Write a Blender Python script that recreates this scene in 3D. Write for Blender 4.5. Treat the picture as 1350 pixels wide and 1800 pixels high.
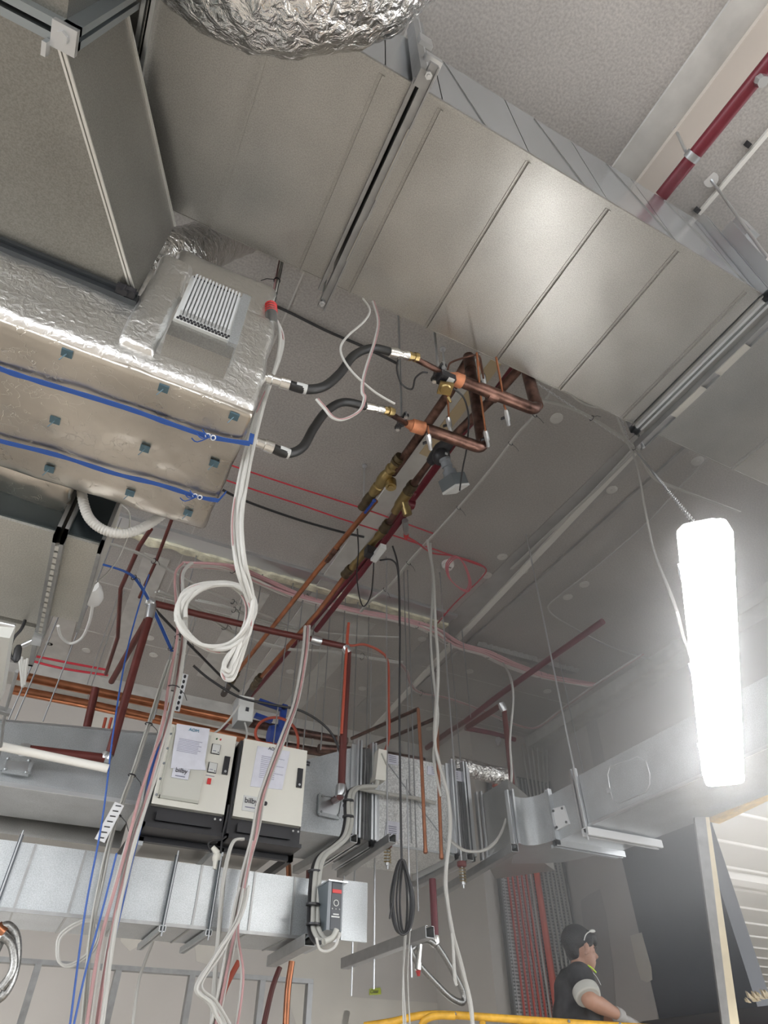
import bpy, bmesh, math, random
from mathutils import Vector, noise, Matrix
random.seed(7)
for o in list(bpy.data.objects): bpy.data.objects.remove(o)
SC = bpy.context.scene
COL = SC.collection
# ------------------------------------------------------------------ camera
F = 1115.0; TH = math.radians(43.3); YAW = math.radians(26.7); CZ = 1.6
cd = bpy.data.cameras.new('camera'); cam = bpy.data.objects.new('camera', cd); COL.objects.link(cam)
cd.sensor_fit = 'VERTICAL'; cd.sensor_height = 24.0; cd.lens = 24.0*F/1800
cam.location = (0, 0, CZ); cam.rotation_euler = (math.pi/2+TH, 0, -YAW)
cd.clip_start = 0.02; cd.clip_end = 200
SC.camera = cam
# ------------------------------------------------------------------ world, exposure
w = bpy.data.worlds.new('world'); SC.world = w; w.use_nodes = True
w.node_tree.nodes['Background'].inputs[0].default_value = (0.93, 0.96, 1.0, 1)
w.node_tree.nodes['Background'].inputs[1].default_value = 3.6
SC.view_settings.view_transform = 'Standard'; SC.view_settings.look = 'None'
SC.view_settings.gamma = 1; SC.view_settings.use_curve_mapping = False
SC.view_settings.exposure = 0.80
HAZE = .095
LAMP = 26.0          # emission of the batten diffusers

# ------------------------------------------------------------------ geometry of the place
def ray(u, v):
    x = (u-675)/F; y = -(v-900)/F
    fw = math.cos(TH)-y*math.sin(TH); up = math.sin(TH)+y*math.cos(TH)
    return Vector((fw*math.sin(YAW)+x*math.cos(YAW), fw*math.cos(YAW)-x*math.sin(YAW), up))
O = Vector((0, 0, CZ))
def Z(u, v, h): r = ray(u, v); return O+r*(h/r.z)
def Y(u, v, d): r = ray(u, v); return O+r*(d/r.y)
def X(u, v, d): r = ray(u, v); return O+r*(d/r.x)
def D(u, v, d): return O+ray(u, v)*d
def W(x, y, h): return Vector((x, y, h+CZ))
def ZZ(l, h): return [Z(u, v, h) for u, v in l]
def YY(l, d): return [Y(u, v, d) for u, v in l]
def YL(l, a, b):
    n = len(l)-1
    return [Y(u, v, a+(b-a)*i/n) for i, (u, v) in enumerate(l)]

# ------------------------------------------------------------------ materials
MATS = {}
def mat(name, c, rough=.6, metal=0, var=0, vs=8, bump=0, bs=30, spangle=0, emit=0, coat=0, dist=.02, aniso=None, fine=0, crease=0):
    if name in MATS: return MATS[name]
    m = bpy.data.materials.new(name); m.use_nodes = True; nt = m.node_tree; N = nt.nodes; L = nt.links
    b = N['Principled BSDF']
    b.inputs['Base Color'].default_value = (*c, 1); b.inputs['Roughness'].default_value = rough
    b.inputs['Metallic'].default_value = metal
    if coat: b.inputs['Coat Weight'].default_value = coat
    tc = N.new('ShaderNodeTexCoord')
    col = None
    if var or spangle or fine:
        mx = N.new('ShaderNodeMixRGB'); mx.blend_type = 'MULTIPLY'; mx.inputs[0].default_value = 1
        mx.inputs[1].default_value = (*c, 1)
        if spangle:
            t = N.new('ShaderNodeTexVoronoi'); t.inputs['Scale'].default_value = vs; src = t.outputs['Color']
            bw = N.new('ShaderNodeRGBToBW'); L.new(src, bw.inputs[0]); src = bw.outputs[0]; a = spangle
        else:
            t = N.new('ShaderNodeTexNoise'); t.inputs['Scale'].default_value = vs; t.inputs['Detail'].default_value = 5; src = t.outputs['Fac']; a = var
        L.new(tc.outputs['Object'], t.inputs['Vector'])
        mr = N.new('ShaderNodeMapRange'); mr.inputs[1].default_value = .3; mr.inputs[2].default_value = .7
        mr.inputs[3].default_value = 1-a; mr.inputs[4].default_value = 1+a*.5
        L.new(src, mr.inputs[0]); L.new(mr.outputs[0], mx.inputs[2]); out = mx.outputs[0]
        if fine:
            t2 = N.new('ShaderNodeTexNoise'); t2.inputs['Scale'].default_value = fine; t2.inputs['Detail'].default_value = 3
            L.new(tc.outputs['Object'], t2.inputs['Vector'])
            m2 = N.new('ShaderNodeMapRange'); m2.inputs[1].default_value = .35; m2.inputs[2].default_value = .65
            m2.inputs[3].default_value = .86; m2.inputs[4].default_value = 1.12
            L.new(t2.outputs['Fac'], m2.inputs[0])
            mx2 = N.new('ShaderNodeMixRGB'); mx2.blend_type = 'MULTIPLY'; mx2.inputs[0].default_value = 1
            L.new(out, mx2.inputs[1]); L.new(m2.outputs[0], mx2.inputs[2]); out = mx2.outputs[0]
        L.new(out, b.inputs['Base Color'])
        rr = N.new('ShaderNodeMapRange'); rr.inputs[3].default_value = rough-.05; rr.inputs[4].default_value = rough+.08
        L.new(src, rr.inputs[0]); L.new(rr.outputs[0], b.inputs['Roughness'])
    if crease:
        vo = N.new('ShaderNodeTexVoronoi'); vo.feature = 'DISTANCE_TO_EDGE'; vo.inputs['Scale'].default_value = crease
        nz = N.new('ShaderNodeTexNoise'); nz.inputs['Scale'].default_value = crease*2.5; ad = N.new('ShaderNodeMixRGB'); ad.blend_type = 'ADD'; ad.inputs[0].default_value = .25
        L.new(tc.outputs['Object'], nz.inputs['Vector']); L.new(tc.outputs['Object'], ad.inputs[1]); L.new(nz.outputs['Color'], ad.inputs[2]); L.new(ad.outputs[0], vo.inputs['Vector'])
        cm = N.new('ShaderNodeMapRange'); cm.inputs[1].default_value = 0; cm.inputs[2].default_value = .02; L.new(vo.outputs['Distance'], cm.inputs[0])
        cb = N.new('ShaderNodeBump'); cb.inputs['Strength'].default_value = .28; cb.inputs['Distance'].default_value = .006; L.new(cm.outputs[0], cb.inputs['Height'])
    if bump:
        n2 = N.new('ShaderNodeTexNoise'); n2.inputs['Scale'].default_value = bs; n2.inputs['Detail'].default_value = 4
        n2.inputs['Distortion'].default_value = .6
        L.new(tc.outputs['Object'], n2.inputs['Vector'])
        bp = N.new('ShaderNodeBump'); bp.inputs['Strength'].default_value = bump; bp.inputs['Distance'].default_value = dist
        L.new(n2.outputs['Fac'], bp.inputs['Height']); L.new(bp.outputs[0], b.inputs['Normal'])
        if crease: L.new(cb.outputs[0], bp.inputs['Normal']); n2.inputs['Distortion'].default_value = 0; n2.inputs['Detail'].default_value = 2
    if emit:
        b.inputs['Emission Color'].default_value = (1, .985, .96, 1); b.inputs['Emission Strength'].default_value = emit
    MATS[name] = m; return m
GALV = mat('galvanised_sheet', (.40, .395, .375), .34, .9, var=.10, vs=5, fine=260)
GALVW = mat('galvanised_sheet_bright', (.46, .485, .50), .36, .62, var=.12, vs=7, fine=220)
GDULL = mat('galvanised_steel_dull', (.36, .365, .365), .42, .85, var=.15, vs=20)
SPAN = mat('spangled_galvanised', (.62, .63, .62), .42, .6, spangle=.26, vs=130)
CREAMG = mat('galvanised_sheet_warm', (.52, .51, .465), .42, .6, var=.08, vs=6, fine=200)
STEEL = mat('zinc_plated_steel', (.66, .68, .70), .3, .95)
ROD = mat('rod_steel', (.34, .35, .36), .4, .8)
CHROME = mat('polished_ferrule', (.80, .79, .76), .22, 1)
FOIL = mat('crinkled_foil', (.80, .79, .77), .2, 1, bump=1.0, bs=26, dist=.03)
FOILS = mat('reinforced_foil', (.84, .835, .82), .36, 1, bump=.45, bs=48, dist=.012)
FOILB = mat('smooth_foil_facing', (.60, .56, .50), .27, .97, var=.35, vs=2.2, bump=.5, bs=6, dist=.03, crease=8)
GDARK = mat('galvanised_sheet_shaded', (.29, .285, .265), .33, .9, var=.12, vs=4, fine=240)  # darker copy of the galvanised sheet, dimmer light put into the colour
GSIDE = mat('galvanised_sheet_polished', (.62, .655, .69), .22, .9, var=.06, vs=3)  # lighter bluish copy of the sheet; reflected light is in the colour
BLACK = mat('black_paint', (.018, .018, .022), .4)
BLKWALL = mat('black_board', (.030, .034, .045), .42, 0, var=.15, vs=3)
RUB = mat('black_rubber', (.018, .018, .018), .45, bump=.2, bs=300, dist=.002)
CABK = mat('black_cable', (.02, .02, .022), .5)
COP = mat('copper_bright', (.46, .19, .10), .3, .95, var=.25, vs=12)
COPD = mat('copper_tarnished', (.17, .095, .075), .38, .9, var=.75, vs=20)
COPO = mat('copper_heated_orange', (.60, .25, .13), .55, .5, var=.3, vs=30)
BRASS = mat('brass', (.36, .27, .12), .33, .95, var=.2, vs=25)
BRONZE = mat('brass_dark', (.13, .10, .06), .4, .9, var=.3, vs=25)
REDP = mat('red_oxide_pipe', (.11, .022, .018), .42, .1, var=.2, vs=14)
REDM = mat('crimson_pipe', (.13, .006, .016), .38, .1, var=.15, vs=10)
REDO = mat('orange_conduit', (.40, .07, .035), .5)
REDW = mat('red_wire', (.50, .03, .05), .5)
PINK = mat('pink_striped_sheath', (.42, .24, .24), .55, var=.3, vs=5)
WCAB = mat('white_sheath', (.46, .455, .43), .5)
WPIPE = mat('white_pvc', (.72, .71, .67), .4)
GCON = mat('grey_conduit', (.42, .42, .39), .5)
BLUE = mat('blue_cord', (.02, .08, .32), .5)
BLUEF = mat('blue_valve_paint', (.015, .05, .26), .4)
CREAM = mat('cream_powder_coat', (.66, .65, .59), .42, var=.04, vs=3)
CREAM2 = mat('grey_cream_panel', (.52, .52, .47), .45)
PAPER = mat('paper', (.62, .63, .70), .8, var=.08, vs=20)
INKM = mat('printed_text', (.22, .22, .30), .8)
INK = mat('dark_print', (.03, .03, .04), .6)
TEAL = mat('teal_print', (.05, .22, .34), .6)
REDB = mat('red_plastic', (.55, .03, .03), .4)
CEIL = mat('ceiling_board', (.41, .39, .37), .55, .25, var=.12, vs=1.5, fine=85)
CEILT = mat('ceiling_tape', (.50, .49, .465), .5, .1, var=.15, vs=8)
WALLM = mat('plasterboard', (.50, .475, .445), .8, var=.06, vs=1.2)
WALLP = mat('stopping_compound', (.60, .575, .52), .8, var=.08, vs=4)
WALLJ = mat('jointed_board', (.44, .42, .405), .8, var=.06, vs=2)
FLOORM = mat('concrete_floor', (.56, .51, .45), .7, var=.25, vs=.8)
FARP = mat('far_panel', (.62, .60, .55), .6, .1, var=.04, vs=1)
YEL = mat('yellow_steel', (.80, .52, .10), .5, var=.2, vs=20)
LYEL = mat('lift_yellow', (.72, .40, .045), .45, var=.25, vs=25)
FOAM = mat('expanding_foam', (.80, .77, .60), .9, var=.3, vs=12, bump=.6, bs=40)
TIMBER = mat('timber', (.68, .60, .44), .7, var=.15, vs=8)
CANVAS = mat('flexible_connector_fabric', (.24, .245, .25), .42, .3, var=.3, vs=10, bump=.5, bs=16, dist=.02)
LIGHTM = mat('lamp_diffuser', (.9, .9, .9), .4, emit=LAMP)
LHOUS = mat('lamp_housing', (.62, .63, .64), .5)
GREYP = mat('grey_plastic', (.20, .22, .24), .45)
DGREY = mat('charcoal_plastic', (.05, .055, .065), .4)
LGREY = mat('light_grey_plastic', (.56, .57, .56), .45)
VGREY = mat('drive_grey_paint', (.10, .12, .135), .4)
SKIN = mat('skin', (.36, .20, .14), .55, var=.08, vs=20)
HAIR = mat('black_hair', (.012, .011, .013), .5, var=.3, vs=60, bump=.6, bs=120, dist=.01)
SHIRT = mat('dark_camouflage_shirt', (.045, .045, .048), .85, var=.92, vs=11)
CUFF = mat('grey_cuff', (.40, .40, .37), .85)
GLOVE = mat('grey_glove', (.32, .31, .30), .85)
LIME = mat('lime_trim', (.55, .85, .05), .6)
LIMEN = mat('lime_note', (.48, .58, .03), .7)
TROUS = mat('dark_trousers', (.03, .03, .035), .85)
PINM = mat('washer_blue_grey', (.10, .17, .21), .45, .5)
CLEARP = mat('clear_plastic', (.75, .78, .82), .2)
REDO2 = mat('red_rubber', (.14, .02, .018), .55)

# ------------------------------------------------------------------ mesh builder
class MB:
    def __init__(s): s.v = []; s.f = []; s.sm = []
    def add(s, vs, fs, smooth=False):
        o = len(s.v); s.v += [Vector(p) for p in vs]
        for f in fs: s.f.append([i+o for i in f]); s.sm.append(smooth)
        return s
    def box(s, x0, x1, y0, y1, z0, z1):
        if x0 > x1: x0, x1 = x1, x0
        if y0 > y1: y0, y1 = y1, y0
        if z0 > z1: z0, z1 = z1, z0
        z0 += CZ; z1 += CZ
        vs = [(x, y, z) for z in (z0, z1) for y in (y0, y1) for x in (x0, x1)]
        return s.add(vs, [(0,2,3,1),(4,5,7,6),(0,1,5,4),(2,6,7,3),(0,4,6,2),(1,3,7,5)])
    def bar(s, p, q, w, h, up=Vector((0,0,1))):
        p = Vector(p); q = Vector(q); d = (q-p).normalized()
        if abs(d.dot(up)) > .98: up = Vector((0,1,0))
        a = d.cross(up).normalized(); b = a.cross(d).normalized()
        vs = []
        for c in (p, q):
            for i, j in ((-1,-1),(1,-1),(1,1),(-1,1)): vs.append(c+a*(i*w/2)+b*(j*h/2))
        return s.add(vs, [(0,3,2,1),(4,5,6,7),(0,1,5,4),(1,2,6,5),(2,3,7,6),(3,0,4,7)])
    def channel(s, p, q, w, h, t=.004, up=Vector((0,0,1))):
        """open U-section rail from p to q, back at -up side"""
        p = Vector(p); q = Vector(q); d = (q-p).normalized(); a = d.cross(up).normalized(); b = a.cross(d).normalized()
        s.bar(p-b*(h/2), q-b*(h/2), w, t, up)
        s.bar(p+a*(w/2), q+a*(w/2), t, h, up); s.bar(p-a*(w/2), q-a*(w/2), t, h, up)
        s.bar(p+a*(w/2-.008)+b*(h/2), q+a*(w/2-.008)+b*(h/2), .014, t, up); s.bar(p-a*(w/2-.008)+b*(h/2), q-a*(w/2-.008)+b*(h/2), .014, t, up)
        return s
    def prism(s, pts, vec):
        n = len(pts); vec = Vector(vec)
        vs = [Vector(p) for p in pts]+[Vector(p)+vec for p in pts]
        fs = [tuple(range(n))[::-1], tuple(range(n, 2*n))]+[(i, (i+1) % n, (i+1) % n+n, i+n) for i in range(n)]
        return s.add(vs, fs)
    def tube(s, pts, r, n=10, spline=0, cap=True, closed=False, rib=None):
        pts = [Vector(p) for p in pts]
        if spline: pts = smooth(pts, spline, closed)
        m = len(pts); rs = r if isinstance(r, (list, tuple)) else None
        T = []
        for i in range(m):
            a = pts[(i-1) % m] if (closed or i > 0) else pts[0]; b = pts[(i+1) % m] if (closed or i < m-1) else pts[-1]
            t = (b-a); T.append(t.normalized() if t.length > 1e-9 else Vector((0,0,1)))
        ref = Vector((0,0,1)) if abs(T[0].z) < .9 else Vector((1,0,0))
        nrm = T[0].cross(ref).normalized(); vs = []
        for i in range(m):
            nrm = (nrm-T[i]*nrm.dot(T[i])).normalized(); bn = T[i].cross(nrm)
            rr = rs[min(int(i*len(rs)/m), len(rs)-1)] if rs else r
            if rib: rr = rr*(1+rib*(i % 2))
            for k in range(n):
                a = 2*math.pi*k/n; vs.append(pts[i]+nrm*math.cos(a)*rr+bn*math.sin(a)*rr)
        fs = []
        for i in range(m if closed else m-1):
            j = (i+1) % m
            for k in range(n): fs.append((i*n+k, i*n+(k+1) % n, j*n+(k+1) % n, j*n+k))
        s.add(vs, fs, True)
        if cap and not closed:
            s.add(vs[:n], [tuple(range(n))[::-1]]); s.add(vs[-n:], [tuple(range(n))])
        return s
    def lathe(s, p, q, prof, n=16, flat=False):
        """prof: list of (t, r) along p->q with t in 0..1"""
        p = Vector(p); q = Vector(q); d = (q-p); t = d.normalized()
        ref = Vector((0,0,1)) if abs(t.z) < .9 else Vector((1,0,0))
        a = t.cross(ref).normalized(); b = t.cross(a); vs = []
        for (u, r) in prof:
            c = p+d*u
            for k in range(n):
                an = 2*math.pi*k/n; vs.append(c+a*math.cos(an)*r+b*math.sin(an)*r)
        fs = []
        for i in range(len(prof)-1):
            for k in range(n): fs.append((i*n+k, i*n+(k+1) % n, (i+1)*n+(k+1) % n, (i+1)*n+k))
        s.add(vs, fs, not flat)
        s.add(vs[:n], [tuple(range(n))[::-1]]); s.add(vs[-n:], [tuple(range(n))])
        return s
    def cyl(s, p, q, r, n=14): return s.lathe(p, q, [(0, r), (1, r)], n)
    def ball(s, c, rx, ry=None, rz=None, ax=None, seg=14, rings=9):
        ry = ry or rx; rz = rz or rx; c = Vector(c); vs = []; fs = []
        ax = ax or (Vector((1,0,0)), Vector((0,1,0)), Vector((0,0,1)))
        for i in range(rings+1):
            th = math.pi*i/rings
            for k in range(seg):
                ph = 2*math.pi*k/seg
                vs.append(c+ax[0]*(rx*math.sin(th)*math.cos(ph))+ax[1]*(ry*math.sin(th)*math.sin(ph))+ax[2]*(rz*math.cos(th)))
        for i in range(rings):
            for k in range(seg): fs.append((i*seg+k, (i+1)*seg+k, (i+1)*seg+(k+1) % seg, i*seg+(k+1) % seg))
        return s.add(vs, fs, True)
    def obj(s, name, m, parent=None, label=None):
        me = bpy.data.meshes.new(name); me.from_pydata([tuple(v) for v in s.v], [], s.f)
        me.materials.append(m); me.polygons.foreach_set('use_smooth', s.sm); me.update(); me.set_sharp_from_angle(angle=math.radians(38))
        o = bpy.data.objects.new(name, me); COL.objects.link(o)
        if parent is not None: o.parent = parent
        if label: o['label'] = label
        return o
def smooth(pts, k, closed=False):
    n = len(pts); out = []
    if n < 3 and not closed: return [pts[0].lerp(pts[-1], i/k) for i in range(k+1)] if n == 2 else pts
    for i in range(n if closed else n-1):
        g = (lambda j: pts[j % n]) if closed else (lambda j: pts[max(0, min(n-1, j))])
        a, b, c, d = g(i-1), g(i), g(i+1), g(i+2)
        for j in range(k):
            t = j/k
            out.append(.5*((2*b)+(c-a)*t+(2*a-5*b+4*c-d)*t*t+(3*b-a-3*c+d)*t**3))
    if not closed: out.append(pts[-1])
    return out
def T(name, label, cat, group=None):
    o = bpy.data.objects.new(name, None); COL.objects.link(o); o.empty_display_size = .05
    o['label'] = label; o['category'] = cat
    if group: o['group'] = group
    return o
def tag(o, label, cat, group=None, kind=None):
    o['label'] = label; o['category'] = cat
    if group: o['group'] = group
    if kind: o['kind'] = kind
    return o
def S(m, name, material, label=None):
    o = m.obj(name, material); o['kind'] = 'structure'
    if label: o['label'] = label
    return o
def text(s, name, m, loc, size, ex, ey, parent, off=.002, extrude=.0006):
    """lettering laid in the plane spanned by ex (reading direction) and ey (up)"""
    c = bpy.data.curves.new('t', 'FONT'); c.body = s; c.size = size; c.extrude = extrude; c.align_x = 'CENTER'; c.align_y = 'CENTER'
    t = bpy.data.objects.new('t', c); COL.objects.link(t)
    dg = bpy.context.evaluated_depsgraph_get(); me = bpy.data.meshes.new_from_object(t.evaluated_get(dg))
    bpy.data.objects.remove(t)
    ex = Vector(ex).normalized(); ey = Vector(ey).normalized(); n = ex.cross(ey)
    for v in me.vertices: v.co = Vector(loc)+ex*v.co.x+ey*v.co.y+n*(v.co.z+off)
    me.materials.clear(); me.materials.append(m); me.name = name
    o = bpy.data.objects.new(name, me); COL.objects.link(o); o.parent = parent
    return o
EX = Vector((1,0,0)); EY = Vector((0,1,0)); EZ = Vector((0,0,1))
# ================================================================== STRUCTURE
HC = 3.5
S(MB().box(-7, 5.6, -5, 7.5, -1.75, -1.6), 'floor', FLOORM)
S(MB().box(-7, 5.6, -5, 7.5, HC, HC+.15), 'ceiling', CEIL)
S(MB().box(-7, 4.36, 7.4, 7.55, -1.6, HC), 'wall_back', WALLM)
S(MB().box(4.36, 5.6, 6.3, 6.45, -1.6, HC), 'wall_back_right', WALLM)
S(MB().box(4.36, 4.46, 6.45, 7.4, -1.6, HC), 'wall_return', WALLM)
S(MB().box(5.45, 5.6, 5.33, 6.3, -1.6, HC), 'wall_right', WALLJ)
S(MB().box(5.42, 5.6, 4.28, 5.33, -1.6, 2.05), 'wall_right_black', BLKWALL)
S(MB().box(5.45, 5.6, 4.28, 5.33, 2.05, HC), 'wall_right_upper', WALLJ)
S(MB().box(5.45, 5.6, .2, 4.28, 1.98, HC), 'wall_right_header', WALLJ)
S(MB().box(-7.15, -7, 1.8, 7.5, -1.6, HC), 'wall_left', WALLM)
S(MB().box(-7, -3, -5.15, -5, -1.6, HC).box(.8, 5.6, -5.15, -5, -1.6, HC).box(-3, .8, -5.15, -5, 2.4, HC).box(-3, .8, -5.15, -5, -1.6, 1.2), 'wall_rear', WALLM)  # opening put in this unseen wall so daylight brightens the metal faces
# space beyond the opening on the right
m = MB().box(5.6, 36, -6, 26, 3.5, 3.6)
S(m, 'ceiling_beyond', FARP)
m = MB()
for i in range(24): m.box(5.6, 36, -1+i*1.15, -.96+i*1.15, 3.46, 3.5)
m.box(5.6, 36, 9.6, 9.95, 3.36, 3.5)
S(m, 'trim_1', mat('panel_joint', (.8, .78, .74), .5))
S(MB().box(5.6, 36, -6, 26, -1.75, -1.6), 'floor_beyond', FLOORM)
S(MB().box(36, 36.2, 3, 26, -1.6, 3.5), 'wall_far', WALLM)
S(MB().box(5.6, 36, 26, 26.2, -1.6, 3.5), 'wall_far_back', WALLM)
# patches of jointing compound on the walls
m = MB()
def patch(m, pts, d=.003, ax='y'):
    m.prism(pts, Vector((0, -d, 0)) if ax == 'y' else Vector((-d, 0, 0)))
for l in ([(380,1560),(640,1560),(612,1800),(520,1800),(470,1640)], [(210,1595),(250,1600),(248,1660),(228,1672),(212,1655)], [(610,1752),(860,1770),(866,1800),(600,1800)],
          [(340,1640),(400,1650),(380,1700),(345,1690)], [(160,1240),(230,1250),(200,1290),(150,1285)], [(800,1325),(880,1338),(850,1400),(800,1390)]):
    patch(m, YY(l, 7.398))
S(m, 'trim_2', WALLP)
m = MB()
patch(m, [X(u, v, 5.447) for u, v in [(1028,1262),(1048,1262),(1068,1362),(1047,1363)]], ax='x')
patch(m, [X(u, v, 5.447) for u, v in [(1021,1584),(1036,1572),(1054,1563),(1066,1610),(1078,1700),(1085,1800),(1048,1800),(1034,1700)]], ax='x')
S(m, 'trim_3', mat('grey_joint', (.33, .32, .315), .8))
m = MB(); patch(m, [X(u, v, 5.416) for u, v in [(1108,1645),(1128,1639),(1145,1700),(1147,1722),(1138,1727),(1127,1722),(1118,1690)]], ax='x')
S(m, 'trim_4', WALLP)
# ceiling seams, beams and trims
m = MB()
m.bar(*[Z(u, v, HC-.012) for u, v in [(1118,790),(652,1285)]], .06, .024)
S(m, 'trim_5', mat('pale_joint', (.66,.65,.61), .5))
m = MB(); m.box(2.9, 3.12, .5, 6.6, HC-.006, HC); m.box(3.3, 3.34, .5, 6.6, HC-.02, HC)
S(m, 'trim_6', mat('ceiling_seam_grey', (.38, .37, .36), .5, .2, var=.2, vs=6))
m = MB()
for y in (1.0, 5.3, 6.2): m.box(-6, 5.4, y, y+.012, HC-.004, HC)
for x in (-.9, .35): m.box(x, x+.01, -3, 7.3, HC-.004, HC)
m.box(1.55, 1.70, -3, 7.3, HC-.02, HC)
S(m, 'trim_7', CEILT)
m = MB(); m.box(1.70, 1.84, -3, 1.5, HC-.05, HC); S(m, 'trim_8', mat('pale_ceiling_strip', (.50, .45, .40), .5))
m = MB(); m.box(-6, 5.4, 7.1, 7.4, HC-.16, HC); m.box(5.2, 5.45, 2.2, 6.3, HC-.14, HC); S(m, 'trim_9', CEILT)
for i, (x, yy0, yy1) in enumerate(((-.55, 5, 7.1), (.05, 4.7, 7.1), (1.0, 4.8, 6.6), (2.1, 4.8, 7.1))):
    S(MB().box(x, x+.22, yy0, yy1, HC-.008, HC), 'trim_%d' % (20+i), CEILT)
S(MB().bar(Z(872,636,HC-.02), Z(745,800,HC-.02), .08, .01), 'trim_13', mat('tan_strip', (.42, .33, .20), .6))
# foam-filled metal joint across the ceiling
m = MB(); m.box(-3.0, 2.95, 4.28, 4.33, HC-.035, HC); m.box(-3.0, 2.95, 4.33, 4.46, HC-.012, HC)
S(m, 'trim_10', STEEL)
m = MB(); pts = []; n = 150
for i in range(n+1):
    x = -3+5.95*i/n; a = noise.noise(Vector((x*6, 0, 0)))*.05; pts.append((x, a))
vs = []; fs = []
for i, (x, a) in enumerate(pts):
    b = noise.noise(Vector((x*9, 5, 0)))*.02
    vs += [(x, 4.45+b, HC+CZ), (x, 4.46+b, HC-.03+CZ+b), (x, 4.53+a, HC-.035+CZ-b), (x, 4.58+a, HC+CZ)]
for i in range(n):
    for k in range(3): fs.append((i*4+k, i*4+k+1, i*4+5+k, i*4+4+k))
m.add(vs, fs); S(m, 'trim_11', FOAM)
m = MB(); vs = []; fs = []; n = 40
for i in range(n+1):
    p = Z(838+(1015-838)*i/n, 1132+(1180-1132)*i/n, HC-.01); b = noise.noise(Vector((i*.9, 0, 0)))*.05
    vs += [p+Vector((0, -.04+b, .01)), p+Vector((0, .0, -.02)), p+Vector((0, .10+b, .01))]
for i in range(n):
    for k in range(2): fs.append((i*3+k, i*3+k+1, i*3+4+k, i*3+3+k))
m.add(vs, fs); S(m, 'trim_12', mat('grey_foam', (.34, .34, .33), .7, bump=.5, bs=30))
# round fixing caps pressed on the ceiling
DISC = [(883,978,'beside the long pale ceiling joint'),(919,1003,'just right of the ceiling joint end'),(998,1049,'below the blue ceiling wires'),(1027,1027,'right of its neighbour below the blue wires'),(856,1011,'beside the red cable bend'),(978,735,'under the edge of the big duct'),(1075,860,'in the bright patch right of the pale joint'),(1226,810,'between the second duct and the lamp'),(825,1180,'left of the diagonal red pipe'),(962,1215,'right of the diagonal red pipe'),(755,1281,'above the spangled fan casing'),(695,1263,'behind the hanging black cable'),(637,1210,'right of the two hanger rods'),(510,1180,'between the copper mains and the striped cable bundle'),(263,1121,'right of the long red drop pipe'),(152,1143,'behind the left red riser'),(88,1131,'next to the cream duct end'),(270,1151,'near the tied blue cords'),(742,1123,'beside the thin red pipe bend'),(1214,560,'')]
for i, (u, v, t) in enumerate(DISC[:-1]):
    c = Z(u, v, HC)
    m = MB().lathe(c, c-EZ*.008, [(0, .045), (.7, .045), (1, .03)], 20); m.cyl(c-EZ*.008, c-EZ*.011, .01, 10)
    tag(m.obj('fixing_cap', mat('pale_cap', (.55, .54, .51), .6)), 'round pale fixing cap on the ceiling, '+t, 'cap', 'round fixing caps on the ceiling')
# ================================================================== BIG DUCT
BD = T('rectangular_duct', 'large galvanised rectangular duct crossing the top of the view', 'duct')
Y0, Y1, H0, H1 = .452, 1.18, 2.4, 3.13
def sect(x0, x1, ribs, mt=GALV):
    m = MB().box(x0, x1, Y0, Y1, H0, H1)
    for x in ribs:
        m.box(x-.005, x+.005, Y0+.01, Y1, H0-.012, H0); m.box(x-.016, x-.005, Y0+.01, Y1, H0-.003, H0)
        m.box(x-.002, x+.002, Y0-.003, Y0, H0+.03, H1)
    m.box(x0, x1, Y0-.012, Y0, H0-.003, H0+.022)
    m.box(x0, x1, Y1, Y1+.004, H0-.003, H0+.012)
    MB().box(x0, x1, Y0-.003, Y0, H0+.025, H1).obj('side_sheet', GSIDE, BD)  # added overlay that lightens the duct side like a bright reflection
    return m.obj('duct_section', mt, BD)
sect(-2.2, -.475, [-1.1, -1.7]); sect(-.465, .335, [-.122, .231]); sect(.36, 1.93, [.446, .80, 1.156, 1.50, 1.87]); sect(1.98, 4.2, [2.08, 2.6, 3.1, 3.6])
for x in (-.47, 1.955):
    m = MB()
    for dx in (-.013, .013):
        m.box(x+dx-.006, x+dx+.006, Y0-.035, Y1+.035, H0-.035, H0+.002); m.box(x+dx-.006, x+dx+.006, Y0-.035, Y0+.002, H0-.035, H1+.03)
        m.box(x+dx-.006, x+dx+.006, Y1, Y1+.035, H0-.035, H1+.03)
    m.obj('joint_flange', STEEL, BD)
def diag(p, q): return MB().bar(p, q, .003, .003)
for a, b in ((.5, .62), (.95, 1.05), (1.35, 1.5), (1.7, 1.9)):
    diag(W(a, Y0-.005, H1-.02), W(b, Y0-.005, H0+.03)).obj('crease', GALV, BD)
# clamping collar and support under the duct
T1 = T('duct_support', 'slotted steel support strapped across the big duct at its middle joint', 'bracket')
m = MB(); m.bar(W(.358, .36, 2.378), W(.358, 1.28, 2.378), .03, .03); m.bar(W(.372, .36, 2.36), W(.372, 1.28, 2.36), .006, .02); m.bar(W(.325, .42, 2.39), W(.325, 1.22, 2.39), .012, .02)
m.obj('rail', GDULL, T1)
m = MB(); m.bar(W(.345, .41, 2.36), W(.345, .41, 3.2), .045, .05, EY); m.bar(W(.37, .395, 2.55), W(.37, .395, 2.95), .03, .02, EY); m.obj('upright', GDULL, T1)
MB().box(.33, .38, .37, .43, 2.72, 2.84).obj('clamp', STEEL, T1); MB().box(.34, .40, .365, .44, 2.5, 2.55).obj('clamp', STEEL, T1)
for a, b in ((.55, .80), (.88, 1.05)): MB().box(.366, .376, a, b, 2.352, 2.36).obj('slot_cover', mat('pale_steel', (.50,.485,.44), .4, .7), T1)
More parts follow.
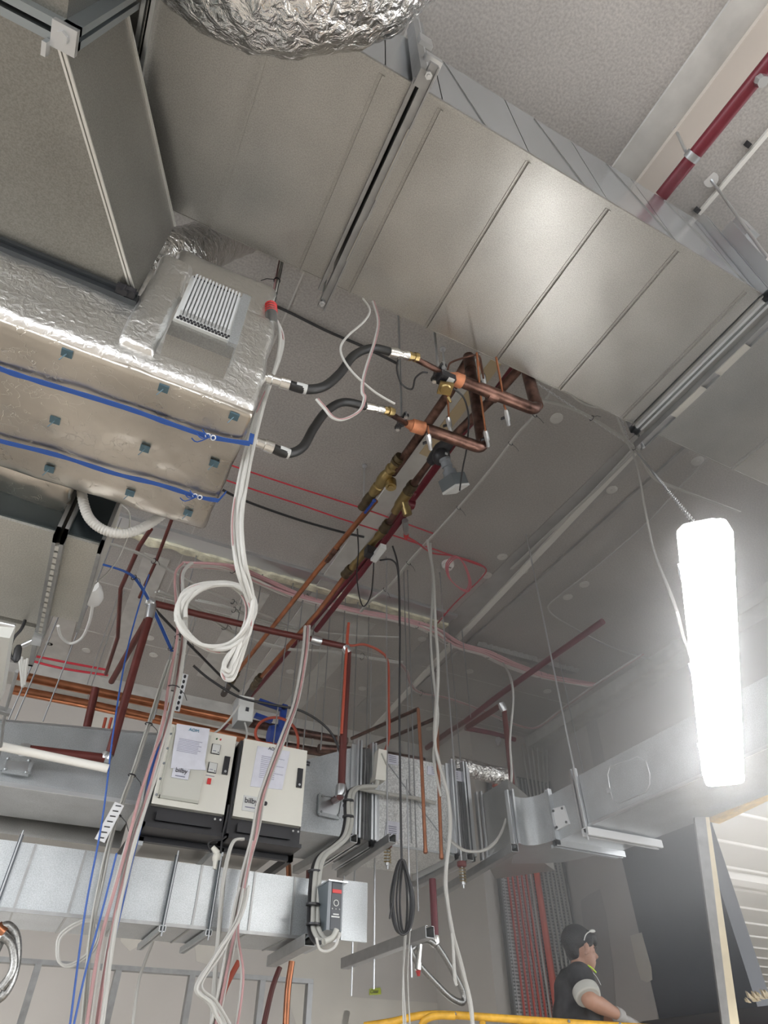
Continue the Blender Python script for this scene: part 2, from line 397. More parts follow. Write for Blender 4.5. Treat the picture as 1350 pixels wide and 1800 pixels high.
for y in (.39, 1.25):
    m = MB().cyl(W(.352, y, 2.33), W(.352, y, 3.5), .006); m.lathe(W(.352, y, 2.345), W(.352, y, 2.36), [(0, .012), (1, .012)], 6, True); m.obj('threaded_rod', STEEL, T1)
m = MB().box(1.935, 2.075, Y0-.01, Y1+.01, 2.384, 2.4); m.obj('joint_cover', GALV, BD)
T2 = T('duct_support', 'steel support rail under the right end of the big duct beside the twin joint', 'bracket')
m = MB(); m.bar(W(2.03, .30, 2.376), W(2.03, 1.27, 2.376), .034, .03); m.bar(W(2.012, .30, 2.358), W(2.012, 1.27, 2.358), .005, .02); m.bar(W(2.05, .30, 2.358), W(2.05, 1.27, 2.358), .005, .02); m.obj('rail', GDULL, T2)
m = MB()
for a, b in ((.62, .78), (.86, 1.04)): m.box(2.012, 2.048, a, b, 2.345, 2.353)
m.obj('slot_cover', mat('pale_steel', (.50,.485,.44), .4, .7), T2)
m = MB().box(1.97, 2.07, .36, .45, 2.36, 2.98); m.box(1.99, 2.05, .33, .36, 2.85, 3.0); m.obj('end_plate', STEEL, T2)
for p, q in ((Z(1350,455,2.42), Z(1250,316,3.5)), (W(2.03, 1.24, 2.33), W(2.03, 1.24, 3.5))):
    MB().cyl(p, q, .007).obj('threaded_rod', STEEL, T2)
m = MB().cyl(Z(1250,316,3.49), Z(1250,316,3.5), .035).obj('rod_washer', STEEL, T2)
# ================================================================== INSULATED UNIT
UN = T('insulated_fan_coil_unit', 'foil-wrapped air unit with blue straps under the ducts at left', 'air unit')
def foilbox(x0, x1, y0, y1, z0, z1, rr, amp, seed, res=.035):
    bm = bmesh.new(); bmesh.ops.create_cube(bm, size=1)
    for v in bm.verts: v.co = Vector(((x0+x1)/2+v.co.x*(x1-x0), (y0+y1)/2+v.co.y*(y1-y0), (z0+z1)/2+CZ+v.co.z*(z1-z0)))
    bmesh.ops.bevel(bm, geom=bm.edges[:], offset=rr, segments=3, affect='EDGES', profile=.5)
    for k in range(5):
        le = [e for e in bm.edges if e.calc_length() > res]
        if not le: break
        bmesh.ops.subdivide_edges(bm, edges=le, cuts=1, use_grid_fill=True)
    bm.normal_update()
    for v in bm.verts:
        p = v.co; a = noise.noise(p*9+Vector((seed,0,0)))*amp+noise.noise(Vector((p.x*3, p.y*12, p.z*20+seed)))*amp*.6
        v.co = v.co+v.normal*a
    m = MB(); vi = {v: i for i, v in enumerate(bm.verts)}
    m.add([v.co.copy() for v in bm.verts], [tuple(vi[v] for v in f.verts) for f in bm.faces], True); bm.free(); return m
foilbox(-2.0, .19, 1.2, 1.80, 1.5, 2.02, .035, .010, 3).obj('jacket', FOILS, UN)
foilbox(-1.98, .185, 1.215, 1.785, 1.488, 1.53, .016, .006, 9).obj('bottom_facing', FOILB, UN, 'champagne foil facing of the unit underside')
foilbox(-2.0, -.26, 1.80, 1.96, 1.52, 1.75, .03, .012, 4).obj('jacket_lip', FOILB, UN)
foilbox(-.235, -.13, 1.180, 1.32, 1.56, 2.1, .02, .006, 6).obj('corner_wrap', FOILS, UN)
foilbox(-.2, .17, 1.22, 1.7, 2.0, 2.26, .03, .008, 8).obj('jacket_top', FOILS, UN)
for i, (u, v) in enumerate([(117,622),(287,684),(411,733),(96,740),(254,790),(376,816),(86,826),(228,868),(330,903)]):
    c = Z(u, v, 1.478); m = MB().box(c.x-.014, c.x+.014, c.y-.012, c.y+.012, 1.478, 1.484)
    m.cyl(c, c+Vector((-.012, .012, -.02)), .0015, 6); m.obj('insulation_pin', PINM, UN)
# fin grille box on the unit's side
GB = T('finned_control_box', 'pale grey control box with vertical fins on the side of the foil unit', 'control box')
gx0, gx1 = -.116, .046
MB().box(gx0, gx1, 1.115, 1.2, 1.655, 1.915).obj('casing', LGREY, GB)
m = MB(); nf = 14
for i in range(nf):
    x = gx0+.014+(gx1-gx0-.024)*i/(nf-1); m.box(x-.0032, x+.0032, 1.098, 1.116, 1.685, 1.905)
m.obj('fins', mat('fin_grey', (.60, .62, .63), .4, .2), GB)
m = MB()
for i in range(15):
    for j in range(2):
        x = gx0+.010+(gx1-gx0-.018)*i/14+(.005 if j else 0); m.cyl(W(x, 1.112, 1.664+j*.011), W(x, 1.12, 1.664+j*.011), .0042, 8)
m.obj('vent_holes', BLACK, GB); m = MB()
for i in range(15): x = gx0+.010+(gx1-gx0-.018)*i/14; m.cyl(W(x, 1.112, 1.910), W(x, 1.12, 1.910), .004, 8)
m.obj('vent_holes', BLACK, GB)
MB().box(gx1, gx1+.028, 1.112, 1.2, 1.645, 1.935).obj('side_cover', GALVW, GB)
MB().box(gx0-.002, gx1+.022, 1.125, 1.21, 1.585, 1.655).obj('base_plate', GALV, GB)
# straps
for i, (l, bu, lab) in enumerate(([[(-60,620),(0,648),(60,668),(150,695),(230,720),(300,745),(370,768),(440,780)], (370,768), 'upper'], [[(-60,755),(0,775),(100,800),(200,832),(280,852),(347,873),(384,880)], (347,873), 'lower'])):
    t = T('packing_strap', 'blue packing strap around the foil unit, the %s of the two' % lab, 'strap', 'blue straps around the foil unit')
    p = smooth(ZZ(l, 1.474), 6); vs = []; fs = []
    for k, q in enumerate(p):
        wd = .007+.003*noise.noise(Vector((k*.4, i*7, 0))); vs += [q+Vector((0, -wd, 0)), q+Vector((0, wd, -.003)), q+Vector((0, wd, .001)), q+Vector((0, -wd, .003))]
    for k in range(len(p)-1):
        for j in range(4): fs.append((k*4+j, k*4+(j+1) % 4, k*4+4+(j+1) % 4, k*4+4+j))
    m = MB().add(vs, fs, True); e = Z(*l[-1], 1.474); m.bar(e, W(.203, e.y, 1.52), .014, .003)
    m.obj('band', BLUE, t)
    c = Z(*bu, 1.468); m = MB()
    for dx in (-.008, .008): m.tube([c+Vector((dx+.007*math.cos(a), .010*math.sin(a), 0)) for a in [k*math.pi/4 for k in range(8)]], .002, 6, closed=True)
    m.obj('buckle', CLEARP, t)
    m = MB()
    for k in range(3): m.tube([c, c+Vector((-.015-.008*k, -.01+.02*k, -.008)), c+Vector((-.03-.01*k, -.022+.024*k, -.004))], .002, 5, spline=3)
    m.obj('strap_tail', BLUE, t)
# fitting at the unit's top corner with the cable rising to the ceiling
t = T('cable_gland', 'red-ringed cable gland on the top corner of the foil unit', 'gland')
g0 = Y(478,572,1.22); g1 = Y(476,536,1.22)
MB().lathe(g0, g1, [(0, .02), (.5, .022), (1, .018)], 12).obj('bracket', GDULL, t)
m = MB()
for k in range(4): m.lathe(g0.lerp(g1, .55+k*.12), g0.lerp(g1, .63+k*.12), [(0, .020), (.5, .023), (1, .020)], 14)
m.obj('ring', REDB, t)
# ================================================================== TRANSITION DUCT above the unit
DT = T('transition_duct', 'splayed galvanised transition duct joining the foil unit at upper left', 'duct')
pl = [W(-.245, 1.19, 1.8), W(-.517, .632, 1.8), W(-2.0, .632, 1.8), W(-2.0, 1.19, 1.8)]
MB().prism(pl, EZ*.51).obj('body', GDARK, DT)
a, b = W(-.245, 1.19, 1.8), W(-.517, .632, 1.8)
m = MB(); m.bar(a+Vector((0,0,-.004)), b+Vector((0,0,-.004)), .007, .006); m.bar(a+Vector((-.012,0,-.003)), b+Vector((-.012,0,-.003)), .006, .004); m.obj('corner_seam', mat('seam_bright', (.8,.8,.78), .3, .9), DT); MB().bar(a+Vector((.002,0,.51)), b+Vector((.002,0,.51)), .010, .008).obj('corner_seam', MATS['seam_bright'], DT)
m = MB(); m.box(-2.0, -.235, 1.185, 1.21, 1.765, 1.80).box(-2, -.24, 1.175, 1.188, 1.785, 1.80); m.obj('end_flange', mat('dark_steel', (.09,.10,.11), .35, .8), DT)
m = MB().box(-.30, -.245, 1.16, 1.19, 1.768, 1.79).lathe(W(-.275, 1.17, 1.76), W(-.275, 1.17, 1.79), [(0, .012), (1, .012)], 6, True); m.obj('corner_clip', BLACK, DT)
DU = T('rectangular_duct', 'galvanised duct with a heavy bolted flange in the top left corner', 'duct')
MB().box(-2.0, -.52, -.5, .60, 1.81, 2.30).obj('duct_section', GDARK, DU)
m = MB()
for yy in (.585, .615): m.box(-2, -.485, yy-.008, yy+.010, 1.775, 1.81).box(-.52, -.485, yy-.008, yy+.010, 1.775, 2.33)
m.obj('joint_flange', mat('blue_grey_steel', (.34,.38,.40), .35, .85), DU)
m = MB().box(-.535, -.482, .575, .63, 1.762, 1.782).lathe(W(-.51, .60, 1.75), W(-.51, .60, 1.77), [(0, .014), (1, .014)], 6, True); m.box(-.545,-.535,.62,.65,1.74,1.77); m.obj('corner_clamp', STEEL, DU)
# ================================================================== FOIL FLEX DUCTS
def flex(pts, r, n, amp, seed, m=None, k=10):
    P = smooth(pts, k); m = m or MB(); base = MB().tube(P, r, n)
    for i in range(len(base.v)-2*n):
        c = P[min(i//n, len(P)-1)]; d = (base.v[i]-c)
        q = base.v[i]; a = noise.noise(q*16+Vector((seed,0,0)))+.7*noise.noise(q*38)
        base.v[i] = c+d*(1+amp*a)
    m.add(base.v, base.f, True); return m
m = flex([D(300,-190,1.9), D(380,-95,1.8), D(470,-62,1.75), D(560,-66,1.75), D(650,-90,1.8), D(760,-200,1.95)], .205, 56, .055, 2, k=14)
tag(m.obj('flexible_foil_duct', FOIL), 'bulging silver foil flexible duct looping in at the top edge', 'flexible duct')
m = flex([Y(262,455,1.30), Y(320,450,1.36), Y(380,425,1.5), Y(455,400,1.7)], .105, 44, .07, 5, k=14)
tag(m.obj('flexible_foil_duct', FOIL), 'crumpled foil flexible duct behind the finned control box', 'flexible duct')
m = flex([Y(795,1345,4.6), Y(830,1352,4.6), Y(862,1360,4.6), Y(888,1366,4.6)], .075, 28, .06, 8, k=8)
tag(m.obj('flexible_foil_duct', FOIL), 'short foil flexible duct behind the fan casing near the cable tray', 'flexible duct')
# ================================================================== CREAM DUCTS lower left
LD = T('rectangular_duct', 'pale duct with a slotted flange joint below the foil unit', 'duct')
MB().box(-2.0, -.268, 1.94, 2.56, 1.42, 1.95).obj('duct_section', CREAMG, LD)
MB().box(-.235, -.12, 1.94, 2.47, 1.42, 1.85).obj('duct_section', CREAMG, LD)
for x0_, x1_ in ((-2.0, -.268), (-.235, -.125)): MB().box(x0_, x1_, 1.932, 1.94, 1.43, 1.84).obj('side_sheet', mat('blued_sheet', (.10,.125,.14), .25, .9), LD)  # added overlays; the reflection of the dark room is painted into their colour
m = MB()
for x in (-.262, -.238): m.box(x-.006, x+.006, 1.905, 2.60, 1.385, 1.425).box(x-.006, x+.006, 1.905, 1.945, 1.385, 1.98)
m.box(-.125, -.113, 1.91, 2.5, 1.39, 1.425).box(-.125, -.113, 1.91, 1.945, 1.39, 1.86)
m.obj('joint_flange', GDULL, LD)
m = MB()
for k in range(17): m.box(-.256, -.244, 1.96+k*.037, 1.985+k*.037, 1.383, 1.40)
m.obj('flange_cleat', mat('cleat', (.55,.54,.50), .5, .5), LD)
m = MB().cyl(W(-.30, 2.66, 1.37), W(-.245, 2.60, 1.39), .01).box(-.27,-.235,2.56,2.62,1.36,1.39); m.obj('flange_bolt', STEEL, LD)
LE = T('rectangular_duct', 'small pale duct stub at the left edge behind the slotted flange', 'duct')
MB().box(-.55, -.262, 2.60, 2.90, 1.425, 1.7).obj('duct_section', CREAMG, LE)
m = MB().box(-.275, -.258, 2.59, 2.91, 1.41, 1.43).box(-.56, -.258, 2.895, 2.91, 1.41, 1.43); m.obj('edge_lip', GDULL, LE)
LF = T('rectangular_duct', 'narrow white duct on steel rails at the left edge of view', 'duct')
p = [Z(u, v, 1.15) for u, v in [(-60,1110),(17,1122),(0,1235),(-60,1225)]]
MB().prism(p, EZ*.05).obj('duct_section', mat('white_sheet', (.60,.61,.58), .45, .2), LF)
m = MB().cyl(Z(-40,1088,1.2), Z(26,1102,1.2), .013).cyl(Z(-40,1100,1.2), Z(24,1112,1.2), .011); m.obj('rail', STEEL, LF)
m = MB().tube(ZZ([(-20,1380),(0,1320),(8,1260),(30,1180)], 1.12), .006, 8, spline=4); m.bar(Z(-30,1240,1.12), Z(18,1253,1.12), .03, .02); m.obj('bracket', GDULL, LF)
m = MB().tube(YY([(46,1085),(38,1105),(22,1125),(18,1150),(28,1163)], 2.55), .006, 8, spline=5).lathe(Y(28,1163,2.55), Y(33,1135,2.55), [(0,.008),(.2,.014),(.8,.014),(1,.009)])
tag(m.obj('cable_plug', CABK), 'black cable and plug hanging at the far left beside the pale duct', 'plug')
# ================================================================== TWO HOSES
def hose(lab, l, ya, yb, c0, c1, r=.0165):
    t = T('flexible_hose', lab, 'hose', 'black rubber hoses to the copper pipes')
    p = YL(l, ya, yb); MB().tube(p, r, 16, spline=10).obj('rubber_tube', RUB, t)
    a = p[0]; d = (p[1]-p[0]).normalized(); s = a-d*.085
    MB().lathe(s, a+d*.005, [(0,.013),(.12,.013),(.14,.020),(.30,.020),(.34,.017),(.62,.017),(.64,.022),(.98,.022),(1,.018)], 18).obj('ferrule', CHROME, t)
    MB().cyl(a+d*.025, a+d*.062, r+.0012, 18).obj('label_sleeve', LGREY, t)
    b = p[-1]; e = (p[-1]-p[-2]).normalized()
    MB().lathe(b-e*.01, b+e*.085, [(0,.018),(.02,.021),(.4,.021),(.42,.016),(.6,.016),(.62,.019),(.9,.019),(1,.014)], 16).obj('ferrule', CHROME, t)
    return b+e*.085, e
h1e, h1d = hose('black rubber hose rising from the foil unit, the upper of the two', [(507,676),(535,684),(568,680),(597,657),(622,625),(655,612),(688,619)], 1.25, 1.22, 0, 0)
h2e, h2d = hose('black rubber hose rising from the foil unit, the lower of the two', [(478,787),(505,797),(532,786),(552,752),(575,722),(605,707),(645,715)], 1.40, 1.42, 0, 0)
# ================================================================== COPPER PIPEWORK
hb = 2.2
C1 = T('copper_branch_pipe', 'tarnished copper branch pipe with a clamp, upper one over the hoses', 'pipe')
def elbowpipe(pts, r, k=.05, n=18):
    """straight legs with small rounded corners"""
    out = [pts[0]]
    for i in range(1, len(pts)-1):
        a, b, c = pts[i-1], pts[i], pts[i+1]; d1 = (a-b).normalized(); d2 = (c-b).normalized()
        for j in range(7):
            t = j/6; out.append((b+d1*k)*(1-t)**2+b*2*t*(1-t)+(b+d2*k)*t*t)
    out.append(pts[-1]); return MB().tube(out, r, n)
q0 = h1e; q1 = Z(795,664,hb); 
MB().tube([q0, q0.lerp(q1,.5), q1], .0125, 14).obj('thin_pipe', COPD, C1)
m = MB().lathe(q0-h1d*.01, q0+h1d*.035, [(0,.019),(.3,.019),(.32,.016),(.6,.016),(.62,.020),(1,.020)], 8, True); m.obj('union', BRASS, C1)
e1 = Z(945,722,hb); top1 = W(e1.x, e1.y+.0, 3.05)
elbowpipe([Z(798,665,hb), e1, top1], .027).obj('wide_pipe', COPD, C1)
m = MB().lathe(Z(785,660,hb), Z(812,671,hb), [(0,.014),(.25,.021),(.55,.030),(1,.031)], 18); m.obj('reducer', COPO, C1)
m = MB().lathe(Z(858,692,hb), Z(874,697,hb), [(0,.030),(1,.030)], 18).lathe(e1+EZ*.03, e1+EZ*.07, [(0,.030),(1,.030)], 18); m.obj('coupling', COPD, C1)
C2 = T('copper_branch_pipe', 'copper branch pipe with heated orange reducer, lower one ending in an elbow', 'pipe')
q0 = h2e; q1 = Z(715,745,hb)
MB().tube([q0, q1], .0125, 14).obj('thin_pipe', COPD, C2)
MB().lathe(q0-h2d*.01, q0+h2d*.045, [(0,.018),(.3,.018),(.32,.014),(.5,.014),(.52,.020),(.8,.020),(1,.016)], 8, True).obj('union', BRASS, C2)
e2 = Z(850,789,hb); top2 = W(e2.x, e2.y, 2.93)
elbowpipe([Z(738,751,hb), e2, top2], .028).obj('wide_pipe', COPD, C2)
MB().lathe(Z(712,744,hb), Z(746,754,hb), [(0,.014),(.2,.020),(.34,.026),(.36,.030),(.98,.031),(1,.028)], 18).obj('reducer', COPO, C2)
MB().lathe(top2-EZ*.10, top2+EZ*.035, [(0,.031),(.9,.031),(1,.02)], 18).obj('end_cap', COPD, C2)
# collars (black clamps) on the branches
for (u, v, lab, rr) in ((771,655,'black plastic pipe clamp on the upper copper branch',.0135),(706,741,'black plastic pipe clamp on the lower copper branch',.0135)):
    t = T('pipe_clamp', lab, 'clamp', 'black clamps on the copper branches'); c = Z(u, v, hb)
    m = MB().lathe(c-EX*.014, c+EX*.014, [(0,.021),(1,.021)], 16)
    m.bar(c+Vector((0,-.045,0)), c+Vector((0,.045,0)), .024, .016); m.obj('collar', BLACK, t)
    m = MB()
    for s in (-1, 1): m.lathe(c+Vector((0,s*.038,-.018)), c+Vector((0,s*.038,.018)), [(0,.009),(1,.009)], 6, True)
    m.obj('nut', STEEL, t)
    MB().cyl(c+EZ*.02, W(c.x, c.y, HC), .006, 10).obj('threaded_rod', STEEL, t)
# electronic valve body on the upper branch
t = T('balancing_valve', 'black valve body with square brass cap on the upper copper branch', 'valve'); c = Z(786,664,2.17)
MB().box(c.x-.035, c.x+.03, c.y-.02, c.y+.03, c.z-CZ-.025, c.z-CZ+.012).obj('body', BLACK, t)
p = Z(783,684,2.12); MB().prism([p+Vector((-.035,-.02,0)), p+Vector((.02,-.035,0)), p+Vector((.035,.02,0)), p+Vector((-.02,.035,0))], EZ*.012).obj('square_cap', BRASS, t)
m = MB().lathe(p-EZ*.006, p, [(0,.02),(1,.024)], 18); m.obj('cap_disc', BRASS, t)
MB().box(c.x-.005, c.x+.022, c.y-.021, c.y+.002, c.z-CZ-.028, c.z-CZ-.025).obj('sticker', LGREY, t)
m = MB().lathe(p+Vector((.03,.03,0)), p+Vector((.045,.035,-.02)), [(0,.008),(1,.005)], 8); m.obj('drain_nipple', BRASS, t)
# mains
hm = 2.9
def along(l, h): return ZZ(l, h)
M1 = T('copper_main_pipe', 'long copper main with brass check valve, left of the pair', 'pipe')
pm = along([(826,628),(790,690),(740,762),(690,832)], hm)
MB().tube([top2+EZ*.0, *pm[1:]], .027, 18).obj('upper_length', COPD, M1)
MB().tube(along([(660,880),(560,1000),(410,1190)], hm), .019, 16).obj('lower_length', COP, M1)
MB().tube(along([(592,963),(574,985)], hm), .023, 16).obj('soldered_sleeve', COPD, M1)
M2 = T('copper_main_pipe', 'long copper main with strainer and meter, right of the pair', 'pipe')
MB().tube(along([(930,628),(876,690),(830,735),(800,765)], hm), .026, 18).obj('upper_length', COPD, M2)
MB().tube(along([(765,800),(744,828),(722,858)], hm), [.020,.020,.026,.026], 18).obj('reducing_length', COPD, M2)
MB().tube(along([(620,995),(560,1075),(450,1200)], hm), .019, 16).obj('lower_length', COP, M2)
m = MB().tube(along([(696,900),(680,925)], hm), .021, 16); m.obj('short_length', COPD, M2)
for t, a, b in ((M1,(418,1178),(405,1200)),(M2,(458,1188),(445,1208))):
    p, q = Z(*a, hm), Z(*b, hm); m = MB().lathe(p, q, [(0,.03),(.25,.03),(.27,.037),(.45,.037),(.47,.03),(.7,.03),(.72,.036),(1,.036)], 14); m.obj('end_union', BRONZE, t)
    r = q+(q-p).normalized()*.25; MB().cyl(q, r, .03).obj('end_length', mat('insulated_dark', (.06,.05,.045), .6), t)
def fit(name, lab, a, b, prof, m, h=hm, n=14, flat=False, cat='valve'):
    return MB().lathe(Z(*a, h), Z(*b, h), prof, n, flat)
# left main valves
V1 = T('check_valve', 'brass check valve with a hexagonal cap on the left copper main', 'valve')
a, b = Z(700,808,hm), Z(655,868,hm); ax = (b-a).normalized()
MB().lathe(a, b, [(0,.033),(.12,.033),(.13,.028),(.2,.028),(.22,.037),(.30,.037),(.34,.030),(.45,.040),(.6,.042),(.75,.030),(.77,.037),(.88,.037),(1,.030)], 16).obj('body', BRASS, V1)
MB().lathe(a-ax*.03, a+ax*.03, [(0,.034),(.4,.037),(.42,.033),(.6,.033),(.62,.037),(1,.034)], 16).obj('union_nut', BRONZE, V1)
c = Z(687,845,hm-.02); m = MB().lathe(c, c-EZ*.06, [(0,.034),(.7,.036),(1,.034)], 20); m.lathe(c-EZ*.06, c-EZ*.068, [(0,.022),(1,.022)], 6, True); m.obj('cap', BRASS, V1)
V2 = T('ball_valve', 'brass ball valve with blue lever handle on the left copper main', 'valve')
a, b = Z(655,868,hm), Z(635,893,hm); MB().lathe(a, b, [(0,.030),(.2,.034),(.55,.034),(.6,.028),(1,.028)], 12).obj('body', BRONZE, V2)
p, q = Z(658,880,hm-.05), Z(641,902,hm-.05); m = MB().bar(p, q, .016, .008); m.ball(p, .013); m.obj('lever', BLUEF, V2)
# right main: actuator valve
V3 = T('motorised_valve', 'grey motorised valve actuator hanging from black valve jacket', 'valve')
c = Z(775,795,hm-.02)
m = MB().lathe(Z(798,768,hm), Z(756,812,hm), [(0,.030),(.2,.036),(.5,.05),(.8,.040),(1,.028)], 14); m.ball(c-EZ*.04, .055, .055, .06); m.obj('insulating_jacket', BLACK, V3)
m = MB().box(c.x-.005, c.x+.012, c.y-.052, c.y-.048, c.z-CZ-.07, c.z-CZ-.035); m.obj('sticker', LGREY, V3)
p0, p1 = Z(781,806,2.80), Y(797,848,Z(781,806,2.80).y+.04)
d = (p1-p0).normalized(); m = MB().lathe(p0, p1, [(0,.033),(.1,.036),(.12,.030),(.35,.034),(.36,.028),(.5,.028),(.52,.040),(1,.046)], 12, True)
m.obj('yoke', GREYP, V3)
sx = d.cross(EY).normalized(); m = MB()
m.bar(p1-sx*.055, p1+sx*.055, .12, .075, d); m.obj('actuator_case', mat('case_dark', (.10,.115,.125), .45), V3)
m = MB(); q = p1+d*.042; m.bar(q-sx*.056, q+sx*.056, .122, .014, d); m.obj('case_lid', LGREY, V3)
V4 = T('strainer', 'brass strainer with side branch on the right copper main', 'valve')
a, b = Z(722,858,hm), Z(694,900,hm); m = MB().lathe(a, b, [(0,.030),(.1,.036),(.7,.036),(.8,.028),(1,.028)], 16)
k = a.lerp(b, .45); m.lathe(k, k+Vector((.045,.03,-.10)), [(0,.026),(.5,.026),(.52,.032),(1,.030)], 12); m.obj('body', BRASS, V4)
MB().lathe(Z(727,850,hm), Z(717,865,hm), [(0,.034),(.4,.038),(.6,.034),(1,.038)], 14).obj('union_nut', BRONZE, V4)
V5 = T('flow_meter', 'brass flow meter with a small black and pale reader on the right main', 'meter')
MB().lathe(Z(676,930,hm), Z(612,1006,hm), [(0,.026),(.06,.032),(.12,.026),(.14,.032),(.2,.026),(.25,.024),(.45,.030),(.6,.030),(.72,.024),(.78,.030),(.86,.030),(.9,.024),(.92,.031),(1,.031)], 12, True).obj('body', BRASS, V5)
MB().lathe(Z(683,918,hm), Z(674,932,hm), [(0,.032),(.4,.036),(.5,.032),(1,.036)], 14).obj('union_nut', BRONZE, V5)
MB().lathe(Z(617,998,hm), Z(606,1011,hm), [(0,.032),(.4,.036),(.5,.032),(1,.036)], 14).obj('union_nut', BRONZE, V5)
c = Z(652,972,hm-.07); MB().box(c.x-.04, c.x+.035, c.y-.03, c.y+.03, c.z-CZ-.03, c.z-CZ+.04).obj('reader_body', BLACK, V5)
c = Z(665,972,hm-.1); MB().box(c.x-.022, c.x+.022, c.y-.08, c.y+.08, c.z-CZ-.02, c.z-CZ+.02).obj('reader_case', LGREY, V5)
# drain cocks & thin capillary pipes
for (u, v, h, l, lab) in ((892,735,2.2,[(872,628),(880,670),(887,715)],'small drain cock on a thin copper drop right of the riser'),(856,772,2.2,[(838,620),(843,680),(853,755)],'small drain cock on a thin copper tube beside the riser elbow'),(790,748,2.3,[(786,690),(788,715),(789,735)],'small drain cock above the orange pipe reducer'),(755,778,2.15,[(752,748),(753,757),(754,763)],'small drain cock below the orange pipe reducer'),(851,672,2.5,[(838,628),(845,645),(849,660)],'small drain cock behind the upper copper branch')):
    t = T('drain_cock', lab, 'valve', 'small drain cocks on the pipework'); c = Z(u, v, h)
    top = Z(u-3, v-16, h); MB().lathe(top, Z(u+2, v+12, h), [(0,.008),(.15,.013),(.6,.013),(.62,.009),(1,.009)], 8, True).obj('body', STEEL, t)
    MB().bar(c+Vector((-.01,.0,0)), c+Vector((-.028,.01,-.01)), .012, .006).obj('lever', BLACK, t)
    MB().tube([Z(a, b, h) for a, b in l]+[top], .0045, 8).obj('capillary_tube', COP, t)
m = MB().tube(ZZ([(787,650),(790,640),(800,634),(830,625),(842,626),(846,640),(850,665)], 2.35), .0045, 8, spline=6)
tag(m.obj('capillary_tube', COPD), 'thin bent copper tube bridging the top of the riser', 'tube')
for l, h, lab in (([(700,632),(698,650),(706,675),(724,684),(730,665),(742,655),(752,655)], 2.15, 'short black cable looping from the hose end to the clamp'),([(797,683),(812,695),(820,712),(824,740),(820,790),(814,820),(808,862)], 2.25, 'thin black cable from the valve down to the grey actuator')):
    tag(MB().tube(ZZ(l, h), .004, 8, spline=6).obj('control_cable', CABK), lab, 'cable')
# ================================================================== RED SPRINKLER PIPES
def pipe(lab, segs, name='sprinkler_pipe', group=None, cat='pipe'):
    t = T(name, lab, cat, group)
    for pts, r, mt, nm in segs: MB().tube(pts, r, 14).obj(nm, mt, t)
    return t
pipe('crimson fire main running above the copper pipes, the left of two', [(along([(925,618),(870,692),(800,775),(720,885)], 3.05), .024, REDM, 'length'), (along([(716,888),(620,1010),(520,1130),(385,1290)], 3.05), .020, REDM, 'length')])
pipe('crimson fire main running beside the copper pipes, the right of two', [(along([(722,890),(640,1000),(556,1108)], 3.0), .022, REDM, 'length')])
m = MB().lathe(Z(712,915,2.95), Z(714,938,2.95), [(0,.022),(.7,.02),(.72,.016),(1,.016)], 12); o = T('sprinkler_drop', 'grey sprinkler drop with red cap beside the crimson mains', 'sprinkler')
m.obj('drop', GDULL, o); MB().lathe(Z(714,938,2.95), Z(714,946,2.95), [(0,.018),(.6,.018),(1,.011)], 12).obj('cap', REDB, o)
m = MB().lathe(Z(716,885,2.95), Z(728,888,2.95), [(0,.03),(1,.03)], 14)
m.obj('branch_tee', REDM, o); MB().lathe(Z(722,865,2.95), Z(730,868,2.95), [(0,.018),(1,.02)], 10).obj('branch_plug', REDM, o)
yp = 3.7
t = pipe('red oxide sprinkler line with a drop at each end in front of the casing', [(YY([(268,1060),(350,1080),(480,1110),(548,1124)], yp), .022, REDP, 'length'), (YY([(562,1127),(608,1137)], yp), .022, REDP, 'length'), (YY([(262,1088),(240,1160),(192,1328)], yp), .024, REDP, 'drop'), (YY([(612,1146),(605,1270),(600,1384)], yp), .024, REDP, 'drop'), (YY([(184,1333),(50,1318)], yp), .024, REDP, 'length')])
for a, b, r in (((268,1058),(262,1088),.027),((258,1056),(270,1062),.032),((190,1325),(184,1336),.028),((606,1136),(613,1148),.028),((546,1123),(564,1128),.030),((600,1380),(598,1400),.030),((52,1318),(34,1318),.028)):
    MB().lathe(Y(*a, yp), Y(*b, yp), [(0,r),(.2,r*1.1),(.8,r*1.1),(1,r)], 14).obj('elbow_fitting', STEEL, t)
MB().tube([Y(598,1400,yp), Y(586,1408,3.9)], .022, 12).obj('stub', REDP, t)
pipe('red oxide pipe slanting behind the left drop pipe', [([Z(258,1090,2.75), Z(196,1198,2.75)], .026, REDP, 'length')])
pipe('thin red pipe bending down at left beside the cream duct', [(ZZ([(265,930),(245,960),(212,1035),(207,1120),(186,1185)], 2.9), .016, REDP, 'length')])
pipe('thin red pipe rising behind the foil unit, right of its twin', [(ZZ([(305,905),(275,985),(245,1050)], 2.9), .012, REDP, 'length')])
pipe('dark red pipe crossing behind the copper pair at left', [(YY([(168,1210),(150,1290),(60,1500)], 5.1), .030, REDP, 'length')])
pipe('diagonal red fire main crossing the ceiling right of the coil', [(ZZ([(1060,1092),(980,1148),(880,1220),(818,1268)], 2.9), .026, REDM, 'length'), (ZZ([(818,1268),(790,1285),(750,1315)], 2.9), .026, REDP, 'length')])
t = pipe('red pipe arm with drop and bend above the curved duct', [([Z(880,1240,2.28), Z(822,1278,2.28)], .022, REDP, 'arm'), (YY([(886,1246),(904,1412)], 3.7), .020, REDP, 'drop'), ([Y(910,1424,3.7), Y(985,1436,3.7)], .018, REDM, 'length')])
for a, b, r in (((880,1236),(887,1250),.026),((903,1408),(912,1426),.026)): MB().lathe(Y(*a,3.7), Y(*b,3.7), [(0,r),(.5,r*1.15),(1,r)], 14).obj('elbow_fitting', STEEL, t)
t = pipe('horizontal red pipe with hanger under the ceiling by the back wall', [(ZZ([(818,1280),(862,1288),(905,1300)], 2.9), .024, REDM, 'length')])
